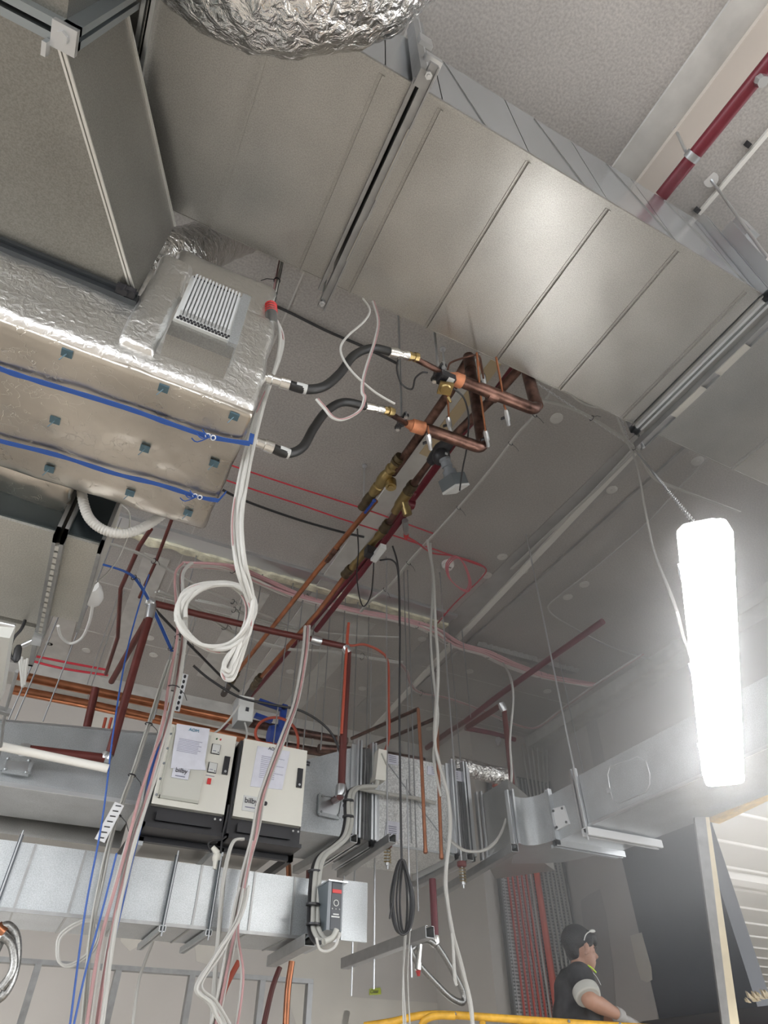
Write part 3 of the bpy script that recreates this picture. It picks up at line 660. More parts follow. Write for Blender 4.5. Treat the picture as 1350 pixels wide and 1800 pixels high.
MB().lathe(Z(876,1300,2.8), Z(876,1306,2.8), [(0,.03),(1,.03)], 12).obj('sprinkler_head', STEEL, t)
t = T('sprinkler_pipe', 'thick crimson pipe in the top right corner with a steel hanger', 'pipe')
p = ZZ([(1162,345),(1350,112),(1440,0)], 3.2); MB().tube(p, .032, 18).obj('length', REDM, t)
c = Z(1217,275,3.2); dd = (p[1]-p[0]).normalized(); MB().lathe(c-dd*.016, c+dd*.016, [(0,.036),(1,.036)], 18).obj('hanger_band', GDULL, t)
m = MB().cyl(c+Vector((-.03,.0,.03)), Z(1188,228,3.49), .007); m.lathe(Z(1186,225,3.5), Z(1188,229,3.48), [(0,.02),(1,.02)], 8); m.obj('hanger_rod', STEEL, t)
c = Z(1335,140,3.17); MB().lathe(c, c+Vector((0,0,-.04)), [(0,.024),(.5,.026),(1,.022)], 8, True).obj('plug_outlet', STEEL, t)
t = T('surface_trunking', 'thin white wiring strip on the ceiling at the right edge', 'trunking')
MB().bar(Z(1228,376,HC-.01), Z(1420,150,HC-.01), .022, .018).obj('strip', WPIPE, t)
for u, v in ((1231,373),(1320,258)): c = Z(u, v, HC-.02); MB().box(c.x-.03, c.x-.01, c.y-.012, c.y+.012, HC-.03, HC).obj('clip', BLACK, t)
# copper pair at left
for l, lab, h in (([(30,1187),(150,1212),(300,1243),(420,1268),(610,1303)], 'bright horizontal copper pipe over the control panels, upper of two', 2.55), ([(22,1212),(150,1237),(300,1270),(450,1303),(640,1335)], 'bright horizontal copper pipe over the control panels, lower of two', 2.4)):
    n = len(l); t = T('copper_header_pipe', lab, 'pipe'); ps = YY(l, 5.35)
    for q in (ps[1], ps[2], ps[4].lerp(ps[3], .5)): MB().cyl(q, Vector((q.x, q.y, HC+CZ)), .005, 7).obj('hanger_rod', STEEL, t)
    MB().tube(ps[:4], .036, 16).obj('bright_length', COP, t); MB().tube([ps[3], ps[4]], .036, 16).obj('dark_length', COPD, t)
m = MB(); 
pipe('brown pipe behind the fan casing', [(YY([(560,1315),(650,1322),(745,1338)], 5.2), .035, COPD, 'length'), ([Y(650,1322,5.2), Vector((Y(650,1322,5.2).x, Y(650,1322,5.2).y, HC+CZ))], .005, STEEL, 'hanger_rod')], name='copper_pipe')
t = T('butterfly_valve', 'blue painted valve with lever between the copper header pipes', 'valve')
MB().lathe(Y(472,1290,5.2), Y(496,1294,5.2), [(0,.07),(.5,.09),(1,.07)], 18).obj('body', BLUEF, t)
m = MB().bar(Y(492,1285,5.15), Y(500,1240,5.15), .05, .05).bar(Y(500,1248,5.15), Y(455,1232,5.15), .05, .03).bar(Y(478,1268,5.2), Y(448,1257,5.2), .05, .03); m.obj('lever', BLUEF, t)
# ================================================================== AIR HANDLING UNIT in the back row
AH = T('air_handling_unit', 'galvanised fan casing with flexible joints in a row along the back', 'air unit')
zb = 1.228
m = MB().prism([W(1.0, 3.9, zb), W(1.0, 3.9, 1.63), W(1.40, 3.9, 1.66), W(1.72, 3.9, 1.80), W(1.72, 3.9, zb)], EY*.55); m.obj('inlet_duct', GALVW, AH)
def flexcon(x0, x1):
    m = MB(); nn = 16; vs = []; fs = []; ring = [(3.9, zb), (3.9, 1.82), (4.45, 1.82), (4.45, zb)]
    P = []
    for (ya, za), (yb, zb2) in zip(ring, ring[1:]+ring[:1]):
        for k in range(8): P.append((ya+(yb-ya)*k/8, za+(zb2-za)*k/8))
    L = len(P)
    for i in range(nn+1):
        x = x0+(x1-x0)*i/nn; s = math.sin(math.pi*i/nn)
        for k, (y, z) in enumerate(P):
            w = .018*s*(1+.9*noise.noise(Vector((k*.8, i*.2, x0)))) ; cy, cz = 4.17, 1.52
            vs.append((x, y+(cy-y)*w*1.6-.012*math.cos(i*2.2)*s, z+(cz-z)*w*1.2+CZ))
    for i in range(nn):
        for k in range(L): fs.append((i*L+k, i*L+(k+1) % L, (i+1)*L+(k+1) % L, (i+1)*L+k))
    m.add(vs, fs, True).obj('flexible_joint', CANVAS, AH)
    m = MB()
    for x in (x0, x1):
        for dx in (-.012, .012): m.box(x+dx-.006, x+dx+.006, 3.86, 3.9, zb-.035, 1.85).box(x+dx-.006, x+dx+.006, 3.86, 4.48, zb-.035, zb)
        m.box(x-.05 if x == x0 else x, x if x == x0 else x+.05, 3.885, 3.9, zb, 1.82)
    m.obj('joint_flange', STEEL, AH)
flexcon(1.76, 1.87); flexcon(2.50, 2.60)
MB().box(1.90, 2.48, 3.9, 4.45, zb, 1.81).obj('fan_casing', SPAN, AH)
m = MB(); m.bar(Y(682,1342,3.895), Y(800,1500,3.895), .006, .006); m.bar(W(1.9,3.9,zb-.004), W(2.48,3.9,zb-.004), .012, .012); m.obj('cross_break', GALVW, AH)
m = MB().prism([Z(u, v, zb) for u, v in [(852,1509),(907,1482),(975,1530),(870,1545)]], EZ*.40); m.obj('angled_duct', GALV, AH)
el = [(907,1482),(916,1484),(926,1486),(938,1486),(950,1484),(962,1481),(975,1476)]; ou = [(1055,1501),(1020,1510),(986,1516),(940,1518),(900,1518)]
m = MB().prism([Z(u, v, 1.215) for u, v in el+ou], EZ*.29)
o = m.obj('curved_duct', GALVW, AH)
m = MB()
for u, v in ((852,1512),(907,1484)):
    p = Z(u, v, zb-.02)
    for d in (-.012, .012): m.bar(p+Vector((d, -d, 0)), p+Vector((d, -d, .44 if u < 880 else .33)), .012, .03)
m.bar(Z(852,1514,zb-.02), Z(907,1486,zb-.02), .02, .03); m.obj('joint_flange', STEEL, AH)
m = MB().bar(Y(539,1339,3.897), Y(545,1341,3.897), .004, .012); m.bar(Y(539,1344,3.897), Y(544,1345,3.897), .004, .012); m.obj('stencil_mark', INK, AH)
# stickers on casing
for l, tx in (([(680,1325),(700,1328),(700,1345),(681,1342)], 1), ([(752,1346),(779,1350),(777,1365),(751,1361)], 2), ([(785,1352),(812,1356),(812,1374),(786,1370)], 3), ([(680,1442),(704,1446),(700,1478),(676,1472)], 4)):
    t = MB().prism(YY(l, 3.893), EY*.004); o = t.obj('sticker', PAPER, AH)
    pc = sum(YY(l, 3.89), Vector())/4
    m = MB()
    for k in range(4): m.box(pc.x-.028, pc.x+.028, 3.888, 3.89, pc.z-CZ+.02-k*.013, pc.z-CZ+.024-k*.013)
    m.obj('sticker_print', INKM, AH)
# access panel on inlet duct with pipe entry
t = T('access_panel', 'small pressed steel access panel where the red drop enters the duct', 'panel')
p = YY([(562,1396),(602,1402),(596,1438),(560,1430)], 3.88); MB().prism(p, EY*.02).obj('plate', STEEL, t)
m = MB()
for i in range(4): m.bar(p[i], p[(i+1) % 4], .014, .02)
for i in range(4): m.ball(p[i].lerp(sum(p, Vector())/4, .2)-EY*.012, .008, seg=8, rings=5)
m.obj('rim', GALVW, t)
t = T('access_panel', 'square pressed steel access panel on the left tapered duct', 'panel')
p = YY([(10,1332),(56,1336),(50,1362),(4,1355)], 3.86); MB().prism(p, EY*.03).obj('plate', STEEL, t)
m = MB()
for i in range(4): m.bar(p[i], p[(i+1) % 4], .016, .02)
for i in range(4): m.ball(p[i].lerp(sum(p, Vector())/4, .2)-EY*.012, .009, seg=8, rings=5)
m.obj('rim', GALVW, t)
t = T('access_panel', 'slotted steel access panel on the duct beside the curved bend', 'panel')
p = [X(u, v, 2.868) for u, v in [(970,1422),(990,1416),(1000,1448),(978,1460)]]; MB().prism(p, EX*.012).obj('plate', LHOUS, t)
m = MB()
for i in range(4): m.ball(p[i].lerp(sum(p, Vector())/4, .25)-EX*.004, .008, seg=8, rings=5)
m.obj('screw', BLACK, t)
# isolator box and conduit on fan casing
t = T('isolator_box', 'cream electrical isolator box mounted on the fan casing corner', 'electrical box')
p = YY([(666,1316),(680,1319),(678,1372),(660,1370)], 3.80); MB().prism(p, EY*.09).obj('body', CREAM, t)
m = MB().bar(p[0].lerp(p[1],.3)+Vector((0,-.004,-.03)), p[1].lerp(p[2],.5)+Vector((0,-.004,0)), .012, .006); m.obj('lid_line', GCON, t)
def cable(lab, pts, r, mt, name='cable', cat='cable', group=None, sp=6, n=8):
    return tag(MB().tube(pts, r, n, spline=sp).obj(name, mt), lab, cat, group)
cable('grey conduit from the isolator box to the fan casing port', YL([(664,1372),(660,1382),(645,1385),(630,1385),(650,1390),(690,1397),(730,1403),(765,1412)], 3.80, 3.86), .013, GCON, 'conduit', 'conduit', sp=5, n=12)
t = T('conduit_run', 'twin grey conduits with black ties looping down to the drive', 'conduit')
cp = [(655,1383),(630,1384),(617,1392),(612,1412),(612,1440),(605,1470),(585,1490),(565,1505),(556,1525),(552,1560),(550,1610),(551,1635),(560,1652),(570,1655)]
for dx, r, mt in ((0,.013,GCON),(.024,.012,GCON),(-.02,.009,CABK)):
    MB().tube([p+Vector((dx,0,dx*.3)) for p in YL(cp, 3.75, 3.05)], r, 12, spline=6).obj('conduit_line', mt, t)
for k, (u, v) in enumerate(((612,1416),(612,1408),(612,1436),(553,1532),(550,1590),(551,1625))):
    c = Y(u, v, 3.75-.7*([1,3,4,8,10,11][k]/13)); MB().lathe(c-EZ*.004, c+EZ*.004, [(0,.034),(1,.034)], 12).obj('cable_tie', BLACK, t)
MB().tube(YY([(570,1655),(585,1648),(592,1634)], 3.05), .013, 12, spline=5).obj('tail', GCON, t)
MB().tube(YY([(556,1648),(562,1668),(575,1672),(590,1662),(598,1640)], 3.03), .006, 8, spline=5).obj('thin_tail', WCAB, t)
# variable speed drive
VS = T('variable_speed_drive', 'charcoal motor drive with red stripe and round keypad by the long duct', 'drive')
a, b, c_, d_ = Y(577,1550,3.12), Y(602,1553,3.12), Y(599,1637,3.12), Y(575,1635,3.12)
vx0, vx1, vz1, vz0 = a.x, b.x, a.z-CZ, d_.z-CZ
MB().box(vx0, vx1, 3.12, 3.36, vz0, vz1).obj('body', VGREY, VS)
MB().box(vx0+.018, vx1-.006, 3.112, 3.12, vz0+.003, vz1-.004).obj('front_face', DGREY, VS)
m = MB().box(vx0, vx0+.016, 3.113, 3.12, vz0, vz1).box(vx1-.005, vx1+.002, 3.113, 3.12, vz0, vz1); m.obj('edge_trim', GREYP, VS)
MB().box(vx0-.005, vx1+.02, 3.10, 3.36, vz1, vz1+.006).obj('rain_hood', STEEL, VS)
MB().box(vx0+.02, vx1-.008, 3.108, 3.112, vz1-.045, vz1-.03).obj('brand_stripe', REDB, VS)
kc = W((vx0+vx1)/2+.004, 3.109, vz1-.085); m = MB().tube([kc+Vector((.012*math.cos(a), 0, .012*math.sin(a))) for a in [k*math.pi/6 for k in range(12)]], .002, 6, closed=True)
for dx in (-.018, 0, .018): m.ball(kc+Vector((dx, 0, -.024)), .003, seg=6, rings=4)
m.obj('keypad', LGREY, VS)
m = MB().box(kc.x-.012, kc.x+.016, 3.109, 3.112, vz1-.132, vz1-.127).box(kc.x-.02, kc.x+.02, 3.109, 3.112, vz1-.142, vz1-.137); m.obj('model_print', LGREY, VS)
MB().box(1.46, 1.60, 3.37, 3.385, .60, .86).obj('mounting_plate', GALVW, VS)
# rails and spring hangers below the casing
for (a, b, lab) in (((520,1529),(622,1473),'perforated rail below the inlet duct, left of the row'),((598,1536),(690,1473),'perforated rail below the first flexible joint'),((722,1560),(826,1505),'perforated rail below the fan casing end'),((770,1572),(905,1490),'perforated rail below the angled duct')):
    t = T('support_rail', lab, 'rail', 'perforated rails below the casings'); p, q = Z(*a, 1.185), Z(*b, 1.185)
    MB().channel(p, q, .045, .045).obj('rail', GDULL, t)
    m = MB(); n = 14; dv = (q-p)/n; sd = dv.cross(EZ).normalized()*.0235
    for k in range(1, n):
        c = p+dv*k; m.bar(c-sd-dv*.22, c-sd+dv*.22, .003, .014)
    m.obj('slot', BLACK, t)
for (u, v, topv, yy, lab) in ((681,1490,1150,3.82,'spring hanger with red cup below the first flexible joint'),(812,1524,1190,3.8,'spring hanger with red cup below the second flexible joint'),(604,1566,1480,4.45,'spring hanger with red cup just above the motor drive')):
    t = T('spring_hanger', lab, 'hanger', 'spring hangers of the fan casing'); c = Y(u, v, yy)
    MB().lathe(c+EZ*.03, c, [(0,.03),(.8,.03),(1,.024)], 14).obj('rubber_cup', REDO2, t)
    MB().tube([c+Vector((.021*math.cos(a*.7), .021*math.sin(a*.7), -.002-a*.0019)) for a in range(45)], .003, 6).obj('spring', BRASS, t)
    m = MB().cyl(c-EZ*.12, W(c.x, c.y, HC if yy < 4 else 1.3), .006, 8); m.lathe(c-EZ*.10, c-EZ*.085, [(0,.014),(1,.014)], 6, True); m.obj('threaded_rod', STEEL, t)
# duct going off to the right over the person
RD = T('rectangular_duct', 'galvanised duct with an access door running off right behind the lamp glare', 'duct')
MB().box(2.88, 3.38, 3.07, 3.33, 1.215, 1.49).obj('duct_section', GALVW, RD)
MB().prism([W(2.88, -.5, 1.215), W(3.38, -.5, 1.215), W(3.38, 3.03, 1.215), W(2.88, 3.03, 1.215)], EZ*.30).obj('duct_section', GALVW, RD)
m = MB()
for yy in (3.31, 3.335): m.box(2.85, 2.88, yy-.006, yy+.006, 1.185, 1.52).box(2.85, 3.40, yy-.006, yy+.006, 1.18, 1.215)
for yy in (3.065, 3.04): m.box(2.85, 2.88, yy-.006, yy+.006, 1.185, 1.56).box(2.85, 3.40, yy-.006, yy+.006, 1.185, 1.215)
m.obj('joint_flange', STEEL, RD)
m = MB(); m.bar(W(2.876,3.03,1.222), W(2.876,-.5,1.222), .008, .016); m.obj('edge_lip', STEEL, RD)
m = MB(); pr = [X(u, v, 2.875) for u, v in [(1068,1362),(1072,1348),(1120,1331),(1135,1336),(1142,1360),(1142,1378),(1136,1392),(1088,1412),(1078,1408),(1073,1392)]]
m.tube(pr, .0035, 6, closed=True); m.lathe(X(1071,1393,2.87), X(1069,1386,2.87), [(0,.012),(1,.01)], 10); m.obj('access_door', STEEL, RD)
t = T('support_rail', 'pale steel channel carrying the right duct, nearer of two', 'rail', 'channels below the right duct')
MB().channel(W(2.84, 3.03, 1.185), W(3.42, 3.03, 1.185), .05, .04, up=-EZ).obj('rail', LHOUS, t)
MB().cyl(W(2.855, 3.03, 1.14), W(2.855, 3.03, HC), .0055, 8).obj('threaded_rod', STEEL, t)
t = T('support_rail', 'thin steel angle carrying the right duct, farther of two', 'rail', 'channels below the right duct')
MB().bar(W(2.85, 3.345, 1.185), W(3.36, 3.345, 1.185), .03, .02).obj('rail', GALVW, t)
# ================================================================== LEFT TAPERED DUCT and long lower duct
TD = T('tapered_duct', 'wide tapered galvanised duct at left behind the red pipe bend', 'duct')
MB().prism([W(-1.6, 3.9, 1.215), W(.43, 3.9, 1.235), W(.47, 3.9, 1.64), W(-1.6, 3.9, 1.42)], EY*.52).obj('body', GALVW, TD)
m = MB(); m.bar(W(-1.6,3.895,1.22), W(.43,3.895,1.238), .012, .02); m.bar(W(-1.6,3.895,1.42), W(.47,3.895,1.64), .012, .012); m.obj('edge_seam', STEEL, TD)
TE = T('rectangular_duct', 'shadowed galvanised duct behind the long lower duct at left', 'duct')
MB().box(-1.6, .46, 4.5, 5.0, 1.16, 1.5).obj('duct_section', GALV, TE)
LG = T('rectangular_duct', 'long low galvanised duct below the two control panels', 'duct')
MB().box(-1.4, 1.45, 3.4, 3.8, .60, .852).obj('duct_section', GALVW, LG)
m = MB()
for x in (-.55, -.25, -.005, .206, .414, .738, 1.001, 1.209): m.box(x-.005, x+.005, 3.394, 3.4, .605, .852).box(x-.004, x+.004, 3.4, 3.8, .596, .60)
m.box(-1.4, 1.45, 3.39, 3.4, .592, .606); m.obj('seam', GDULL, LG)
for i, x in enumerate((-.072, .606, .813)):
    t = T('trapeze_hanger', 'slotted trapeze hanger around the long low duct, '+('left, beside the hoses','middle, below the left control panel','right, below the gap of the panels')[i], 'hanger', 'trapeze hangers of the long low duct')
    m = MB(); m.bar(W(x, 3.378, .57), W(x, 3.378, .875), .016, .010, EY); m.obj('side_strap', mat('dark_steel', (.09,.10,.11), .35, .8), t)
    MB().channel(W(x, 3.37, .580), W(x, 3.86, .580), .026, .022, up=-EZ).obj('rail', GALVW, t)
    MB().cyl(W(x, 3.365, .55), W(x, 3.365, .89), .0035).obj('threaded_rod', ROD, t)
t = T('support_rail', 'steel channel below the right end of the long low duct', 'rail'); MB().channel(Z(478,1690,.56), Z(545,1652,.56), .05, .045).obj('rail', GDULL, t)
# ================================================================== CONTROL PANELS
def cabinet(x0, x1, lab, kind):
    t = T('control_panel', lab, 'control panel')
    z0, z1 = 1.155, 1.585
    MB().box(x0-.02, x1+.012, 3.64, 3.74, 1.06, 1.56).obj('housing', BLACK, t)
    m = MB().box(x0-.02, x1+.012, 3.60, 3.76, 1.045, 1.065).box(x0+.04, x1-.05, 3.615, 3.625, 1.085, 1.13); m.box(x0-.02, x0-.005, 3.6, 3.76, 1.045, 1.57); m.obj('mounting_frame', BLACK, t)
    m = MB().box(x0, x1, 3.60, 3.64, z0, z1); d = m.obj('door', CREAM, t)
    hx = x1-.035
    hz = (1.36, 1.46) if kind == 0 else (1.36, 1.47)
    MB().box(hx-.016, hx+.016, 3.590, 3.60, *hz).obj('handle', BLACK, d)
    MB().lathe(W(hx, 3.59, hz[0]+.015), W(hx, 3.586, hz[0]+.015), [(0,.007),(1,.007)], 10).obj('lock', STEEL, d)
    for z in (1.23, 1.52): MB().box(x0-.008, x0+.002, 3.61, 3.63, z-.012, z+.012).obj('hinge', LGREY, d)
    m = MB()
    for k in range(2): m.ball(W(x1-.045+k*.03, 3.597, 1.125), .006, seg=8, rings=5)
    m.obj('frame_bolt', LGREY, t)
    return t, d
CP1, d1 = cabinet(.462, .848, 'cream control panel with two meters and red switch, left of two', 0)
MB().box(.49, .70, 3.592, 3.60, 1.19, 1.56).obj('inset_window', CREAM2, d1)
m = MB().box(.49, .70, 3.588, 3.60, 1.185, 1.20).box(.484, .496, 3.588, 3.60, 1.185, 1.565); m.obj('inset_frame', mat('inset_edge', (.42,.42,.37), .5), d1)
m = MB()
for k in range(5): m.lathe(W(.477, 3.6, 1.20+k*.082), W(.477, 3.594, 1.20+k*.082), [(0,.006),(1,.006)], 8)
m.obj('window_screw', GREYP, d1)
p = YY([(311,1272),(369,1281),(360,1338),(362,1354),(300,1350)], 3.584); MB().prism(p, EY*.003).obj('notice_sheet', PAPER, d1, 'printed paper notice taped to the panel')
m = MB()
for k in range(9): m.box(.525, .640 if k % 3 else .655, 3.581, 3.583, 1.505-k*.0085, 1.508-k*.0085)
m.obj('notice_print', mat('faint_print', (.42,.42,.52), .8), d1)
text('AOM', 'notice_logo', TEAL, Y(341,1284,3.583), .026, EX, EZ, d1)
MB().box(.53, .62, 3.585, 3.59, 1.295, 1.35).obj('maker_label', PAPER, d1)
text('bilby', 'label_logo', INK, W(.575, 3.583, 1.335), .035, EX, EZ, d1)
MB().box(.548, .60, 3.583, 3.585, 1.304, 1.309).obj('label_print', INKM, d1)
for z in (1.49, 1.385):
    mt = MB().box(.715, .765, 3.594, 3.60, z-.028, z+.028).obj('meter', BLACK, d1); MB().box(.718, .762, 3.590, 3.594, z-.025, z+.025).obj('meter_face', LGREY, mt); MB().lathe(W(.755, 3.59, z-.018), W(.755, 3.588, z-.018), [(0,.003),(1,.003)], 8).obj('meter_knob', BLACK, mt); MB().box(.724, .742, 3.588, 3.59, z-.014, z-.011).obj('meter_print', INKM, mt)
for i, (x, mm) in enumerate(((.735, mat('green_lamp', (.02,.12,.05), .3)), (.757, REDB))): MB().lathe(W(x, 3.60, 1.55), W(x, 3.592, 1.55), [(0,.005),(1,.004)], 10).obj('indicator_lamp', mm, d1)
MB().box(.725, .745, 3.590, 3.60, 1.295, 1.325).obj('rocker_switch', REDB, d1)
MB().box(.712, .76, 3.598, 3.60, 1.340, 1.343).obj('switch_print', INKM, d1)
CP2, d2 = cabinet(.895, 1.29, 'cream control panel with a single taped notice, right of two', 1)
p = YY([(453,1311),(510,1321),(496,1388),(440,1382)], 3.597); MB().prism(p, EY*.003).obj('notice_sheet', PAPER, d2, 'printed paper notice on the door')
m = MB()
for k in range(12): m.box(1.01, 1.10 if k % 4 else 1.15, 3.593, 3.595, 1.50-k*.011, 1.503-k*.011)
m.obj('notice_print', mat('faint_print', (.42,.42,.52), .8), d2)
text('AOM', 'notice_logo', INK, Y(480,1317,3.594), .026, EX, EZ, d2)
MB().box(.94, 1.03, 3.595, 3.60, 1.19, 1.27).obj('maker_label', LGREY, d2)
text('bilby', 'label_logo', INK, W(.985, 3.593, 1.243), .042, EX, EZ, d2)
MB().box(.955, 1.012, 3.593, 3.595, 1.207, 1.212).obj('label_print', INKM, d2)
MB().lathe(W(1.068, 3.60, 1.245), W(1.068, 3.592, 1.245), [(0,.012),(1,.010)], 14).obj('knob', BLACK, d2)
t = T('support_frame', 'black steel frame and plate below both control panels', 'frame')
m = MB().box(.42, 1.32, 3.77, 3.80, 1.02, 1.06).box(.42, 1.32, 4.38, 4.42, 1.02, 1.06); m.box(.42, .45, 3.77, 4.4, 1.02, 1.06).box(1.29, 1.32, 3.77, 4.4, 1.02, 1.06); m.obj('bearer', BLACK, t)
MB().box(.45, 1.29, 3.80, 4.38, 1.10, 1.105).obj('tray_plate', GALV, t)
MB().box(.43,.49,3.77,4.4,1.0,1.04).obj('galvanised_bearer', GALVW, t); MB().box(.86,.92,3.77,4.4,1.0,1.04).obj('galvanised_bearer', GALVW, t)
t = T('junction_box', 'pale grey wall box with printed lid above the panel gap', 'electrical box')
p = YY([(420,1223),(446,1228),(443,1270),(417,1267)], 3.8); MB().prism(p, EY*.12).obj('body', mat('box_grey', (.36,.37,.37), .5), t)
MB().prism([q-EY*.012 for q in p], EY*.012).obj('lid', LGREY, t)
c = sum(p, Vector())/4-EY*.014; m = MB().box(c.x-.002, c.x+.018, c.y-.002, c.y, c.z-CZ-.018, c.z-CZ+.008); m.obj('lid_print', INK, t)
MB().tube(YY([(430,1270),(434,1285),(432,1300),(426,1310),(428,1330),(424,1360)], 3.8), .006, 8, spline=5).obj('lead', WCAB, t)
t = T('power_plug', 'cream plug and socket hanging on black leads below the left panel', 'plug'); c = Y(381,1508,3.4)
m = MB().ball(c, .022, .018, .028).lathe(c+EZ*.02, c+Vector((-.03,0,.045)), [(0,.016),(1,.011)]).lathe(c, c+Vector((0,0,-.05)), [(0,.018),(.7,.013),(1,.010)]); m.obj('body', CREAM, t)
MB().tube(YY([(372,1498),(366,1485),(372,1478),(388,1476),(398,1470)], 3.42), .005, 8, spline=5).obj('lead', CABK, t)
MB().tube(YY([(388,1500),(391,1470),(398,1440),(402,1415)], 3.45), .005, 8, spline=5).obj('lead', CABK, t)
# ================================================================== CABLE TRAY with vertical cables on the back wall
t = T('cable_tray', 'wide perforated steel cable tray fixed to the back wall', 'cable tray')
x0, x1, yt = 4.50, 5.42, 6.24
m = MB().box(x0, x1, yt+.02, yt+.025, -1.5, 2.95).box(x0, x0+.02, yt-.03, yt+.02, -1.5, 2.95).box(x1-.02, x1, yt-.03, yt+.02, -1.5, 2.95); m.obj('tray_back', mat('tray_dark', (.16,.165,.165), .5, .5), t)
m = MB()
for k in range(92): m.box(x0+.02, x1-.02, yt+.008, yt+.02, .30+k*.029-.75, .312+k*.029-.75+.004)
for x in [x0+.02+k*(x1-x0-.04)/16 for k in range(17)]: m.box(x-.006, x+.006, yt+.004, yt+.02, -.5, 2.93)
m.obj('perforated_face', mat('tray_light', (.58,.59,.59), .5, .4), t)
VC = []
for i in range(7):
    x = 4.62+i*.062
    cable('thin red cable down the cable tray, number %s from the left edge' % ('one','two','three','four','five','six','seven')[i], [W(x, yt-.01, -.4), W(x+.004, yt-.015, .8), W(x, yt-.01, 1.9), W(x, yt-.01, 2.4)], .011, mat('tray_red', (.55,.075,.05), .5), 'red_cable', 'cable', 'red cables on the tray')
cable('thick orange conduit running down the middle of the cable tray', [W(5.0, yt-.03, -.4), W(5.0, yt-.03, 2.2)], .034, mat('tray_orange', (.62,.10,.05), .5), 'orange_conduit', 'conduit')
for i, x in enumerate((4.97-.05, 5.10, 5.16, 5.215, 5.27, 5.325, 5.375)):
    cable('grey cable down the cable tray, %s of the pale ones' % ('first','second','third','fourth','fifth','sixth','last')[i], [W(x, yt-.01, -.4), W(x+.004, yt-.02, .8), W(x, yt-.015, 2.0), W(x-.01, yt-.02, 2.75), W(x-.12+.02*i, yt-.12, 3.3)], .012, GCON, 'grey_cable', 'cable', 'pale cables on the tray')
m = MB().bar(W(4.36,6.26,1.9), W(4.0,6.4,2.0), .01,.01)
cable('red pipe end slanting behind the angled duct beside the tray', YY([(868,1378),(890,1398)], 4.9), .028, REDO, 'red_pipe', 'pipe', sp=0)
# ================================================================== HANGING AND TIED CABLES
def bundle(lab, pts, n, r, spread, mats, ties=(), group=None, name='cable_bundle', sp=6, seed=1):
    t = T(name, lab, 'cable', group); P = smooth([Vector(p) for p in pts], sp); rnd = random.Random(seed)
    for i in range(n):
        a = rnd.uniform(0, 6.28); rr = spread*math.sqrt(rnd.uniform(.05, 1)); ph = rnd.uniform(0, 9); Q = []
        for k, p in enumerate(P):
            b = a+.8*noise.noise(Vector((k*.12, ph, 0)))
            Q.append(p+Vector((math.cos(b)*rr, math.sin(b)*rr*.8, math.sin(b+1)*rr*.5)))
        MB().tube(Q, r, 7).obj('cable', mats[i % len(mats)], t)
    for f in ties:
        c = P[int(f*(len(P)-1))]; nx = P[min(len(P)-1, int(f*(len(P)-1))+1)]; d = (nx-c).normalized() if (nx-c).length > 1e-6 else EX
        s = d.cross(EZ if abs(d.z) < .8 else EY).normalized(); s2 = d.cross(s); rr = min(spread*.8+r, .035); m = MB().tube([c+s*rr*math.cos(q)+s2*rr*math.sin(q) for q in [j*math.pi/5 for j in range(10)]], .0028, 5, closed=True)
        m.tube([c+s*spread, c+s*(spread+.03)-EZ*.02, c+s*(spread+.05)-EZ*.055], .0018, 5); m.obj('cable_tie', BLACK, t)
    return t
WP = [WCAB, PINK, WCAB, WCAB, PINK]
t = T('cable_bundle', 'white cable coiled in a big loop hanging from the foil unit', 'cable')
lp = [(480,552),(494,585),(492,620),(478,665),(462,705),(442,775),(426,850),(417,920),(423,990),(436,1035),(443,1070),(434,1110),(405,1138),(362,1138),(326,1112),(312,1075),(326,1042),(368,1027),(412,1030),(438,1052),(440,1085),(418,1130),(396,1165),(394,1182),(404,1187),(412,1172),(428,1128),(442,1080),(434,1040),(400,1026),(356,1032),(322,1058),(318,1090)]
for i, (dx, mt) in enumerate(((0,WCAB),(.010,WCAB),(-.010,WCAB),(.012,PINK))):
    n = len(lp); P = [Y(u, v, 1.24+.35*min(1, k/12)+.01*math.sin(k*2+i)) for k, (u, v) in enumerate(lp if i < 3 else lp[:26])]
    MB().tube([p+Vector((dx*math.cos(k*.5), dx, dx*math.sin(k*.5))) for k, p in enumerate(P)], .0068 if i < 3 else .0022, 8, spline=6).obj('cable', mt, t)
bundle('grouped grey and pink wires rising from the red gland to the ceiling', [Y(477,535,1.22), Y(484,505,1.26), Y(492,470,1.32), Z(497,440,2.9), W(.25, 1.9, 3.4)], 6, .0035, .010, [GCON, PINK, CABK, WCAB], (.35,), seed=3)
t = T('loose_cable', 'loose white and pink cable end curling across the lower black hose', 'cable')
MB().tube(YY([(655,530),(664,565),(658,600),(645,640),(637,670),(636,690),(640,700),(632,722),(605,737),(585,735),(570,718),(556,702)], 1.15), .0045, 8, spline=6).obj('cable', WCAB, t)
MB().tube([p+Vector((.004,-.004,.002)) for p in YY([(655,530),(664,565),(658,600),(645,640),(637,670),(636,690),(640,700),(632,722),(605,737),(585,735),(570,718),(556,702)], 1.15)], .0022, 6, spline=6).obj('stripe', PINK, t)
cable('white cable end drooping over the upper black hose', YY([(638,525),(650,545),(640,565),(612,590),(599,610),(604,632),(625,660),(660,690),(694,710)], 1.15), .0042, WCAB, 'loose_cable')
